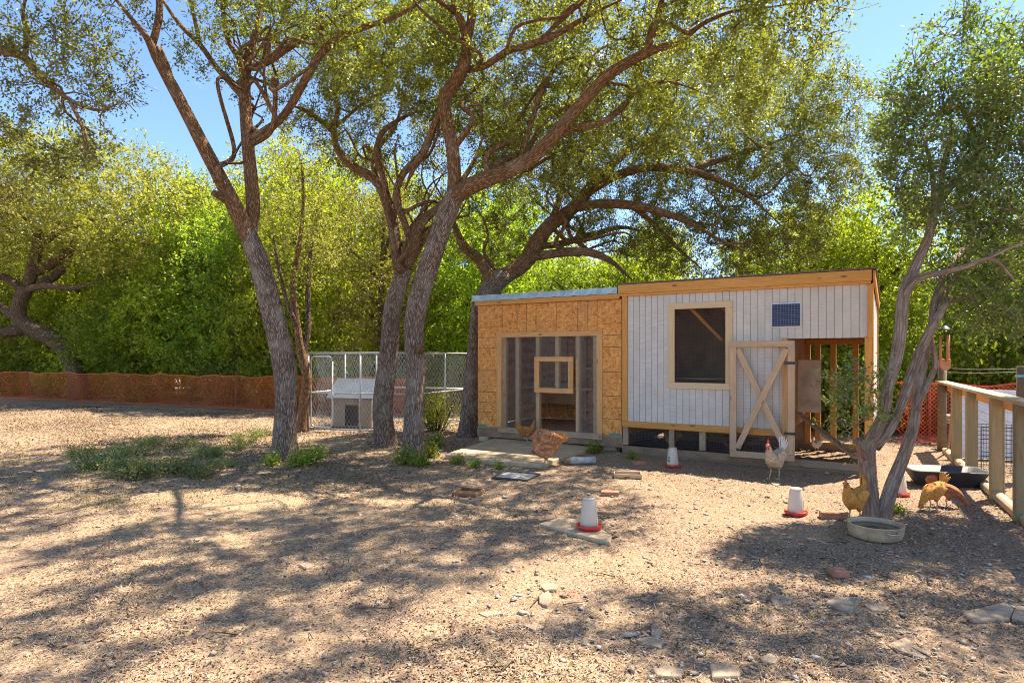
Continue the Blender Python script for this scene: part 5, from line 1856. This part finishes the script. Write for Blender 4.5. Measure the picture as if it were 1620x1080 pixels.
def dish():
    p = G(848, 724)
    o = thing('feed_dish', 'small red dish on the concrete slab behind the flapping hen', 'dish', (p.x, p.y, 0.078))
    MB().lathe([(0.0, 0.0), (0.05, 0.0), (0.068, 0.028), (0.072, 0.028), (0.07, 0.034), (0.062, 0.03), (0.047, 0.008), (0.0, 0.008)], 20).build('bowl', 'red_plastic', o, smooth=True)
    MB().lathe([(0.0, 0.011), (0.05, 0.011), (0.0, 0.02)], 16).build('feed', 'feed', o, smooth=True)


dish()


def water_pan():
    p = G(1406, 858)
    o = thing('water_pan', 'round dusty metal pan of water beside the pale tree', 'pan', (p.x, p.y + 0.20, p.z - 0.004), R(20))
    MB().lathe([(0.0, 0.0), (0.185, 0.0), (0.208, 0.015), (0.221, 0.065), (0.224, 0.116), (0.230, 0.122), (0.224, 0.129), (0.214, 0.120), (0.210, 0.07), (0.198, 0.022), (0.0, 0.012)], 40).build('basin', 'pan', o, smooth=True)
    m, nt, b = nodes('pan water')
    b.inputs['Base Color'].default_value = (0.05, 0.055, 0.045, 1)
    b.inputs['Roughness'].default_value = 0.06
    bump(nt, b, noise(nt, coords(nt), 14, 2, 0.5), 0.08, 0.004)
    MB().lathe([(0.0, 0.088), (0.2108, 0.088), (0.2108, 0.086), (0.0, 0.086)], 40).build('water', m, o, smooth=False)
    for a in (-105, 75):
        h = [Vector((0.224 * math.cos(R(a + q)) + (0.03 if abs(q) < 9 else 0.0) * math.cos(R(a)), 0.224 * math.sin(R(a + q)) + (0.03 if abs(q) < 9 else 0.0) * math.sin(R(a)), 0.094 - 0.008 * (abs(q) < 9))) for q in (-14, -8, 0, 8, 14)]
        MB().tube(h, 0.006, 6).build('handle', 'galv', o, smooth=True)


water_pan()


def trough():
    p = G(1505, 768)
    o = thing('rubber_trough', 'long black rubber trough lying beside the rail fence', 'trough', (p.x, p.y + 0.12, p.z), R(-14))

    def ring(w, d, z, n=6, r=0.09):
        out = []
        for cx, cy, a0 in ((w / 2 - r, d / 2 - r, 0), (-w / 2 + r, d / 2 - r, 90), (-w / 2 + r, -d / 2 + r, 180), (w / 2 - r, -d / 2 + r, 270)):
            for q in range(n):
                a = R(a0 + 90 * q / (n - 1))
                out.append((cx + r * math.cos(a), cy + r * math.sin(a), z))
        return out

    rings = [ring(0.62, 0.34, 0.0), ring(0.66, 0.37, 0.02), ring(0.84, 0.50, 0.18), ring(0.90, 0.55, 0.185), ring(0.90, 0.55, 0.196), ring(0.82, 0.48, 0.196), ring(0.64, 0.35, 0.03), ring(0.56, 0.3, 0.022)]
    n = len(rings[0])
    v = [p for r in rings for p in r]
    f = [(i * n + k, i * n + (k + 1) % n, (i + 1) * n + (k + 1) % n, (i + 1) * n + k) for i in range(len(rings) - 1) for k in range(n)]
    f += [tuple(reversed(range(n))), tuple(range((len(rings) - 1) * n, len(rings) * n))]
    MB().add(v, f).build('tub', 'tub', o, smooth=True)
    for y in (-0.12, 0.12):
        MB().tube([Vector((-0.2, y, 0.026)), Vector((0, y, 0.03)), Vector((0.2, y, 0.026))], 0.009, 6).build('floor_rib', 'tub', o)


trough()


# ------------------------------------------------------------------ chickens
def hen(label, pos, rz, mat, s=1.0, pose='stand', comb='pale_comb', tail=1.0, tail_mat=None, comb_h=0.022, z=0.0, wing_mat=None):
    o = thing('chicken', label, 'chicken', (pos.x, pos.y, pos.z + z), rz, 'chickens loose in the yard')
    o.scale = (s, s, s)
    if pose == 'peck':
        sp = [(-0.20, 0.33, .012, .018), (-0.165, 0.315, .035, .045), (-0.10, 0.275, .075, .075), (-0.02, 0.235, .093, .095), (0.06, 0.21, .088, .09), (0.115, 0.185, .062, .064), (0.155, 0.145, .042, .044), (0.185, 0.10, .030, .032), (0.205, 0.066, .026, .028), (0.215, 0.045, .020, .021), (0.220, 0.034, .010, .010)]
        head, fwd = Vector((0.205, 0, 0.066)), Vector((0.35, 0, -0.94))
    else:
        sp = [(-0.185, 0.335, .012, .018), (-0.155, 0.312, .034, .046), (-0.105, 0.265, .072, .078), (-0.03, 0.218, .093, .10), (0.055, 0.212, .09, .10), (0.112, 0.25, .066, .074), (0.135, 0.30, .045, .05), (0.144, 0.345, .033, .036), (0.152, 0.378, .027, .029), (0.168, 0.397, .0245, .0255), (0.186, 0.397, .017, .018), (0.194, 0.395, .009, .009)]
        head, fwd = Vector((0.166, 0, 0.395)), Vector((1, 0, -0.05))
    mb = MB()
    seg = 14
    for i, (x, zz, ry, rzz) in enumerate(sp):
        a = sp[max(i - 1, 0)]
        b = sp[min(i + 1, len(sp) - 1)]
        t = Vector((b[0] - a[0], 0, b[1] - a[1])).normalized()
        nrm = Vector((-t.z, 0, t.x))
        for q in range(seg):
            an = 2 * math.pi * q / seg
            ruff = 1 + 0.03 * math.sin(5 * an + i * 1.7)
            mb.v.append(tuple(Vector((x, 0, zz)) + Vector((0, 1, 0)) * (ry * math.cos(an) * ruff) + nrm * (rzz * math.sin(an) * ruff)))
    for i in range(len(sp) - 1):
        for q in range(seg):
            q2 = (q + 1) % seg
            mb.f.append((i * seg + q, i * seg + q2, (i + 1) * seg + q2, (i + 1) * seg + q))
    mb.f.append(tuple(range(seg)))
    mb.f.append(tuple(range((len(sp) - 1) * seg, len(sp) * seg)))
    # thighs grow out of the same surface mesh
    body = mb.build('body', mat, o, smooth=True, sub=1)
    for sy in (-1, 1):
        th = MB().tube([Vector((0.0, sy * 0.045, 0.19)), Vector((0.012, sy * 0.048, 0.15)), Vector((0.002, sy * 0.046, 0.112))], [0.05, 0.038, 0.014], 10, True, 0.04)
        th.build('thigh', mat, body, smooth=True)
    # tail feathers: an upright fan, overlapping blades
    for i in range(9):
        f = i / 8
        el = 28 + 58 * f
        ln = (0.105 + 0.05 * math.sin(math.pi * (0.25 + 0.6 * f))) * tail
        yy = (0.014 if i % 2 else -0.014) * (1 - 0.6 * f)
        b0 = Vector((-0.165 + 0.035 * f, yy, 0.30 + 0.022 * f))
        d = Vector((-math.cos(R(el)), yy * 4, math.sin(R(el)))).normalized()
        w = Vector((math.sin(R(el)), 0, math.cos(R(el)))) * 0.016
        th_ = Vector((0, 0.003, 0))
        pts = [b0 - w * 0.6, b0 + w * 0.6, b0 + d * ln * 0.45 + w, b0 + d * ln * 0.85 + w * 0.7, b0 + d * ln, b0 + d * ln * 0.8 - w * 0.8, b0 + d * ln * 0.45 - w]
        kk = len(pts)
        m2 = MB().add([p + th_ for p in pts] + [p - th_ for p in pts], [tuple(range(kk)), tuple(reversed(range(kk, 2 * kk)))] + [(k, k + kk, (k + 1) % kk + kk, (k + 1) % kk) for k in range(kk)])
        m2.build('tail_feather', tail_mat or mat, body)
    # wings
    for sy in (-1, 1):
        if pose == 'flap':
            wg = MB()
            for k in range(8):
                f = k / 7
                st = Vector((0.06 - 0.12 * f, sy * 0.075, 0.285))
                d = Vector((0.15 - 0.75 * f, sy * (0.55 - 0.1 * f), 1.0 - 0.3 * f)).normalized()
                ln = 0.24 - 0.07 * abs(f - 0.35)
                w = d.cross(Vector((0.2, sy, 0.1))).normalized() * 0.032
                th_ = Vector((0, 0.003, 0))
                pts = [st - w, st + w, st + d * ln * 0.8 + w * 1.1, st + d * ln, st + d * ln * 0.8 - w * 1.1]
                wg.add([p + th_ for p in pts] + [p - th_ for p in pts], [(0, 1, 2, 3, 4), (9, 8, 7, 6, 5)] + [(q, q + 5, (q + 1) % 5 + 5, (q + 1) % 5) for q in range(5)])
            wg.tube([Vector((0.075, sy * 0.06, 0.25)), Vector((0.06, sy * 0.085, 0.285)), Vector((0.0, sy * 0.10, 0.29)), Vector((-0.06, sy * 0.085, 0.28))], [0.03, 0.034, 0.03, 0.018], 8)
            wg.build('wing', wing_mat or mat, body, smooth=True)
        else:
            lift = -0.02 if pose == 'peck' else 0.0
            wg = MB()
            n, mrow = 7, 9
            for i in range(mrow):
                t = i / (mrow - 1)
                x = 0.078 - 0.235 * t
                zc = 0.245 + lift + 0.035 * t
                hh = 0.062 * math.sin(math.pi * min(1, 0.18 + t * 0.86)) ** 0.7 + 0.004
                yo = 0.090 - 0.055 * max(0, t - 0.45) ** 1.2 - 0.02 * (1 - t) ** 3
                for q in range(n):
                    an = math.pi * q / (n - 1) - math.pi / 2
                    wg.v.append((x, sy * (yo + 0.016 * math.cos(an) - 0.004), zc + hh * math.sin(an)))
            for i in range(mrow - 1):
                for q in range(n - 1):
                    wg.f.append((i * n + q, i * n + q + 1, (i + 1) * n + q + 1, (i + 1) * n + q))
            w = wg.build('wing', wing_mat or mat, body, smooth=True, sub=1)
            sdf = w.modifiers.new('thickness', 'SOLIDIFY')
            sdf.thickness = 0.012
    # legs
    for sy in (-1, 1):
        fx = 0.0 if sy > 0 else (0.035 if pose != 'peck' else -0.02)
        lg = MB()
        lg.tube([Vector((0.002, sy * 0.046, 0.118)), Vector((-0.014 + fx * 0.4, sy * 0.046, 0.085)), Vector((0.004 + fx, sy * 0.046, 0.014))], [0.0095, 0.008, 0.0075], 7)
        for ang, ln in ((0, 0.055), (32, 0.045), (-32, 0.045), (180, 0.024)):
            e = Vector((math.cos(R(ang)) * ln, math.sin(R(ang)) * ln, -0.010))
            b0 = Vector((0.004 + fx, sy * 0.046, 0.014))
            lg.tube([b0, b0 + e * 0.55 + Vector((0, 0, 0.003)), b0 + e], [0.006, 0.0055, 0.003], 5)
        lg.build('leg', 'shank', body, smooth=True)
    # head furniture, laid out in the head's own frame
    side = Vector((0, 1, 0))
    f_ = fwd.normalized()
    up = f_.cross(side)
    if up.z < 0 or pose == 'peck' and up.x < 0:
        up = -up

    def hp(a, b, c=0.0):
        return head + f_ * a + up * b + side * c

    cm = MB()
    prof = [(-0.022, 0.018), (-0.024, 0.018 + comb_h), (-0.014, 0.02 + comb_h * 0.75), (-0.008, 0.02 + comb_h * 1.35), (0.0, 0.02 + comb_h * 0.8), (0.007, 0.018 + comb_h * 1.15), (0.013, 0.016 + comb_h * 0.6), (0.021, 0.012 + comb_h * 0.6), (0.022, 0.008)]
    k = len(prof)
    cm.add([hp(a, b, 0.004) for a, b in prof] + [hp(a, b, -0.004) for a, b in prof], [tuple(range(k)), tuple(reversed(range(k, 2 * k)))] + [(i, i + k, (i + 1) % k + k, (i + 1) % k) for i in range(k)])
    cm.build('comb', comb, body)
    bk = MB().tube([hp(0.018, 0.0), hp(0.032, -0.002), hp(0.045, -0.010)], [0.0095, 0.0065, 0.0015], 7)
    bk.build('beak', 'beak', body, smooth=True)
    for sy in (-1, 1):
        wl_ = MB().tube([hp(0.014, -0.014, sy * 0.008), hp(0.013, -0.027, sy * 0.011), hp(0.010, -0.022 - comb_h * 0.9, sy * 0.010)], [0.006, 0.009, 0.003], 7)
        wl_.build('wattle', comb, body, smooth=True)
        fc = MB().lathe([(0.0, 0.004), (0.009, 0.002), (0.013, -0.003)], 12, close=False)
        fo = fc.build('face_patch', comb, body, smooth=True)
        fo.location = hp(0.008, 0.0, sy * 0.0225)
        fo.rotation_euler = (R(-90 * sy), 0, 0)
        ey = MB().lathe([(0.0, 0.0045), (0.003, 0.0035), (0.0045, 0.0), (0.003, -0.003), (0.0, -0.004)], 10)
        eo = ey.build('eye', 'eye', body, smooth=True)
        eo.location = hp(0.009, 0.005, sy * 0.0265)
        eo.rotation_euler = (R(-90 * sy), 0, 0)
    return o


def slab_pos(x, y):
    d = (EYE - 0.078) * 1000 / (y - 563)
    return Vector(((x - 810) / 1000 * d, d, 0.077))


hen('small brown hen standing on the slab by the screened coop front', slab_pos(832, 700), R(15), 'brown_hen', 0.92, tail=0.55)
hen('mottled red hen flapping its raised wings at the slab edge', G(864, 741), R(190), 'pale_hen', 1.12, 'flap', tail=1.1, tail_mat='buff_hen', wing_mat='pale_hen')
hen('speckled grey rooster with a tall red comb before the wooden gate', G(1226, 757), R(222), 'rooster', 1.16, comb='comb', comb_h=0.038, tail=1.15, tail_mat='white_hen')
hen('golden buff hen standing beside the brick and pale tree', G(1352, 824), R(215), 'buff_hen', 0.98)
hen('buff hen with raised tail pecking near the black trough', G(1476, 808), R(200), 'buff_hen', 0.85, 'peck')
hen('chestnut hen pecking the soil next to the black trough', G(1499, 802), R(-25), 'chestnut_hen', 0.78, 'peck', tail=0.8)
u1 = coop_world(3.45, 0.85)
hen('brown hen sheltering in the crawl space behind the feeder', Vector((u1.x, u1.y, 0.0)), R(170), 'buff_hen', 0.66)
u2 = coop_world(4.45, 0.7)
hen('dark hen sheltering in the crawl space beside the gate', Vector((u2.x, u2.y, 0.0)), R(20), 'chestnut_hen', 0.66)
u3 = coop_world(5.62, 1.75)
hen('white hen resting at the back of the wooden run', Vector((u3.x, u3.y, 0.0)), R(200), 'white_hen', 0.6)


# ------------------------------------------------------------------ stones
def stone_mesh(pts, h, seed):
    r = random.Random(seed)
    k = len(pts)
    cx = sum(p[0] for p in pts) / k
    cy = sum(p[1] for p in pts) / k
    lo = [(p[0], p[1], -0.015) for p in pts]
    mid = [(cx + (p[0] - cx) * 1.0, cy + (p[1] - cy) * 1.0, h * r.uniform(0.5, 0.8)) for p in pts]
    top = [(cx + (p[0] - cx) * 0.90, cy + (p[1] - cy) * 0.90, h * r.uniform(0.85, 1.15)) for p in pts]
    v = lo + mid + top + [(cx, cy, h * r.uniform(0.95, 1.2))]
    f = [tuple(reversed(range(k)))]
    for L_ in (0, 1):
        f += [(L_ * k + i, L_ * k + (i + 1) % k, (L_ + 1) * k + (i + 1) % k, (L_ + 1) * k + i) for i in range(k)]
    f += [(2 * k + i, 2 * k + (i + 1) % k, 3 * k) for i in range(k)]
    return MB().add(v, f)


def flat_stones():
    defs = [
        ('pale flat stone with a straight edge in the tree shade', [(1304, 952), (1322, 942), (1366, 944), (1356, 956), (1345, 968), (1325, 962)], 0.035, 'stone_grey'),
        ('small flat stone touching the larger straight edged stone', [(1366, 954), (1385, 950), (1408, 960), (1395, 965), (1380, 964)], 0.025, 'stone_grey'),
        ('rough pale stone lying alone in the tree shade', [(1216, 942), (1232, 937), (1253, 944), (1252, 952), (1225, 953)], 0.03, 'stone'),
        ('long flat limestone slab with a notch', [(1521, 972), (1590, 957), (1605, 966), (1596, 984), (1540, 986)], 0.045, 'stone'),
        ('flat limestone piece butting the notched slab', [(1600, 982), (1608, 962), (1640, 966), (1640, 992)], 0.045, 'stone'),
        ('flat grey kite shaped stone', [(1404, 1018), (1432, 1006), (1446, 1020), (1472, 1030), (1462, 1040), (1430, 1030)], 0.022, 'stone_grey'),
        ('tan rounded stone above a leaning flat stone', [(853, 928), (868, 923), (884, 927), (880, 934), (862, 936)], 0.035, 'stone'),
        ('leaning grey flat stone under the tan rounded stone', [(852, 946), (868, 938), (875, 950), (866, 962), (852, 956)], 0.05, 'stone_grey'),
        ('orange tan chip of stone', [(828, 990), (845, 983), (862, 992), (846, 998)], 0.022, 'stone'),
        ('flat tan sliver of rock beside gravel', [(756, 970), (785, 965), (796, 970), (770, 976)], 0.02, 'stone'),
        ('angular tan rock in the sun', [(1006, 1012), (1030, 1008), (1052, 1016), (1045, 1026), (1020, 1022)], 0.03, 'stone'),
        ('small pale angular rock near the angular tan rock', [(1030, 996), (1040, 993), (1048, 1002), (1040, 1008), (1030, 1004)], 0.04, 'stone'),
        ('broken block of pale rock', [(1122, 1054), (1150, 1052), (1172, 1062), (1170, 1074), (1126, 1076)], 0.05, 'stone'),
        ('weathered flat stone partly sunk in the soil', [(1030, 1060), (1060, 1055), (1082, 1062), (1078, 1074), (1040, 1072)], 0.04, 'stone_grey'),
        ('rounded tan stone half buried in gravel', [(1202, 1042), (1218, 1036), (1234, 1043), (1226, 1052), (1208, 1051)], 0.04, 'stone'),
        ('small tan rock on the soil near the low shrub', [(371, 770), (378, 766), (383, 771), (377, 774)], 0.06, 'stone'),
        ('flat tan rock lying in the straw', [(473, 896), (487, 891), (497, 897), (485, 902)], 0.03, 'stone'),
        ('white chunk of stone under the rooster', [(1219, 766), (1228, 763), (1236, 766), (1228, 770)], 0.03, 'stone_grey'),
        ('tan stone lying in sparse gravel beside the water pan', [(1295, 828), (1307, 825), (1316, 829), (1306, 833)], 0.02, 'stone'),
    ]
    for i, (lab, pp, h, mt) in enumerate(defs):
        g = [G(*p) for p in pp]
        # walk round the outline with small irregular bites
        r = random.Random(i)
        pts = []
        for a, b in zip(g, g[1:] + g[:1]):
            pts.append((a.x, a.y))
            m_ = a.lerp(b, r.uniform(0.35, 0.65))
            pts.append((m_.x + r.uniform(-0.006, 0.006), m_.y + r.uniform(-0.006, 0.006)))
        cx = sum(p[0] for p in pts) / len(pts)
        cy = sum(p[1] for p in pts) / len(pts)
        ang = sum((pts[k][0] * pts[(k + 1) % len(pts)][1] - pts[(k + 1) % len(pts)][0] * pts[k][1]) for k in range(len(pts)))
        if ang < 0:
            pts.reverse()
        o = stone_mesh([(x - cx, y - cy) for x, y in pts], h * 0.45, i).build('flat_stone', mt, None, bev=0.006)
        o.location = (cx, cy, gh(cx, cy))
        tag(o, lab, 'stone', 'loose stones on the yard')


flat_stones()


# ------------------------------------------------------------------ uncountable litter
def gh_np(x, y):
    f = np.clip((y - 2) / 3, 0, 1)
    return (0.020 * np.sin(0.9 * x + 0.4) * np.cos(0.7 * y) + 0.010 * np.sin(2.3 * x + 1.7 * y)) * f


def scatter(n, weight):
    """points on the yard, denser where the weight says so"""
    out = np.empty((0, 2))
    while len(out) < n:
        y = 2.6 + RNG.uniform(0, 1, n * 2) ** 1.7 * 15
        x = RNG.uniform(-1, 1, n * 2) * y * 0.9
        w = weight(x, y)
        k = RNG.uniform(0, 1, n * 2) < w
        # keep clear of the coop footprints
        u = (x + 0.645) * 0.853 - (y - 11.94) * 0.522
        v = (x + 0.645) * 0.522 + (y - 11.94) * 0.853
        k &= ~((u > -0.05) & (u < 5.4) & (v > -0.03) & (v < 2.4))
        out = np.vstack([out, np.stack([x[k], y[k]], 1)])
    return out[:n]


def patch(x, y, s, ph):
    return 0.5 + 0.5 * np.sin(x * s + ph) * np.sin(y * s * 1.3 + ph * 2) + 0.25 * np.sin(x * s * 2.7 + y * s * 1.9)


def pebbles():
    n = 20000
    def wgt(x, y):
        right = 1 / (1 + np.exp(-(x - 0.2) * 1.3))
        return np.clip((0.18 + 0.8 * right) * (0.35 + 0.7 * patch(x, y, 1.6, 0.5)), 0.04, 1)
    p = scatter(n, wgt)
    base = np.array([(1, 0, 0), (0, 1, 0), (-1, 0, 0), (0, -1, 0), (0.15, 0.1, 0.75), (-0.1, -0.1, -0.6)])
    tri = np.array([(0, 1, 4), (1, 2, 4), (2, 3, 4), (3, 0, 4), (1, 0, 5), (2, 1, 5), (3, 2, 5), (0, 3, 5)])
    s = np.clip(RNG.lognormal(-4.95, 0.6, n), 0.003, 0.034)
    a = RNG.uniform(0, 6.28, n)
    sx, sy, sz = s * RNG.uniform(0.8, 1.5, n), s * RNG.uniform(0.6, 1.0, n), s * RNG.uniform(0.4, 0.8, n)
    j = base[None] * (1 + RNG.normal(size=(n, 6, 1)) * 0.18)
    X, Y, Zc = j[..., 0] * sx[:, None], j[..., 1] * sy[:, None], j[..., 2] * sz[:, None]
    v = np.empty((n, 6, 3))
    v[..., 0] = p[:, None, 0] + X * np.cos(a)[:, None] - Y * np.sin(a)[:, None]
    v[..., 1] = p[:, None, 1] + X * np.sin(a)[:, None] + Y * np.cos(a)[:, None]
    v[..., 2] = gh_np(p[:, 0], p[:, 1])[:, None] + Zc + (sz * 0.25)[:, None]
    f = (tri[None] + (np.arange(n) * 6)[:, None, None]).reshape(-1, 3)
    o = np_mesh('gravel', v.reshape(-1, 3), f, 'pebble', None, np.repeat(np.clip(RNG.normal(0.5, 0.25, n), 0, 1), 6))
    tag(o, 'loose pale gravel chips strewn over the yard soil', 'gravel', kind='stuff')


def litter():
    n = 64000
    p = scatter(n, lambda x, y: np.clip((patch(x, y, 1.3, 1.7) - 0.15) * 1.1, 0.03, 1))
    pos = np.stack([p[:, 0], p[:, 1], gh_np(p[:, 0], p[:, 1]) + RNG.uniform(0.001, 0.012, n)], 1)
    d = RNG.normal(size=(n, 3))
    d[:, 2] *= 0.22
    o = leaf_mesh('leaf_litter', pos, d, 0.023, 0.012, 'litter', None, np.clip(RNG.normal(0.5, 0.27, n), 0, 1), updown=2.5, fold=0.25)
    tag(o, 'dry brown oak leaves and mulch littering the soil', 'leaf litter', kind='stuff')


def far_litter():
    n = 42000
    y = RNG.uniform(6.5, 21, n * 2)
    x = RNG.uniform(-0.86, -0.02, n * 2) * y
    k = (RNG.uniform(0, 1, n * 2) < np.clip(0.25 + 0.7 * patch(x, y, 0.8, 0.9), 0.05, 1) * np.clip((y - 6.5) / 6.5, 0, 1) * np.clip(-x / 1.5, 0, 1)) & (y < 15.4 - 0.44 * (x - -7.2) * (x < -2) + 2.2)
    p = np.stack([x[k], y[k]], 1)[:n]
    m = len(p)
    pos = np.stack([p[:, 0], p[:, 1], gh_np(p[:, 0], p[:, 1]) + RNG.uniform(0.002, 0.014, m)], 1)
    d = RNG.normal(size=(m, 3))
    d[:, 2] *= 0.25
    o = leaf_mesh('leaf_litter', pos, d, 0.048, 0.026, 'litter', None, np.clip(RNG.normal(0.38, 0.24, m), 0, 1), updown=2.5, fold=0.25)
    tag(o, 'fallen brown leaves covering the soil towards the orange netting', 'leaf litter', kind='stuff')


def straw():
    n = 45000
    def wgt(x, y):
        left = 1 / (1 + np.exp((x - 0.8) * 0.9))
        return np.clip((0.12 + 0.85 * left) * np.clip((patch(x, y, 1.2, 2.9) - 0.1) * 1.2, 0.03, 1), 0.01, 1)
    p = scatter(n, wgt)
    pos = np.stack([p[:, 0], p[:, 1], gh_np(p[:, 0], p[:, 1]) + RNG.uniform(0.001, 0.01, n)], 1)
    d = RNG.normal(size=(n, 3))
    d[:, 2] = np.abs(d[:, 2]) * 0.14
    o = leaf_mesh('dry_straw', pos, d, 0.06, 0.0032, 'straw', None, RNG.uniform(0, 1, n), updown=2.0, fold=0.0)
    tag(o, 'pale dry straw and dead grass lying on the yard', 'straw', kind='stuff')


def sticks():
    mb = MB()
    for i in range(160):
        p = scatter(1, lambda x, y: np.ones_like(x))[0]
        a = random.uniform(0, 6.28)
        ln = random.uniform(0.06, 0.26)
        d = Vector((math.cos(a), math.sin(a), 0))
        b = Vector((p[0], p[1], gh(p[0], p[1]) + 0.006))
        mb.tube([b, b + d * ln * 0.5 + Vector((random.uniform(-.02, .02), random.uniform(-.02, .02), 0.008)), b + d * ln], [0.004, 0.0035, 0.002], 4, True, 0, i, True)
    tag(mb.build('fallen_twigs', 'bark_far', None), 'fallen twigs scattered over the soil', 'twigs', kind='stuff')


def grass_tufts():
    n = 5200
    p = scatter(n, lambda x, y: np.clip((x < -1.5) * np.clip(patch(x, y, 1.9, 0.2) - 0.35, 0, 1) * (y > 6.5) + 0.01 * (x > -1.5), 0, 1))
    pos = np.stack([p[:, 0], p[:, 1], gh_np(p[:, 0], p[:, 1])], 1)
    d = RNG.normal(size=(n, 3)) * 0.6
    d[:, 2] = np.abs(d[:, 2]) + 0.8
    o = leaf_mesh('thin_grass', pos, d, 0.07, 0.007, 'grassblade', None, np.clip(RNG.normal(0.6, 0.25, n), 0, 1), updown=0.0)
    tag(o, 'sparse short grass blades on the soil near the oaks', 'grass', kind='stuff')


pebbles()
litter()
far_litter()
straw()
sticks()
grass_tufts()
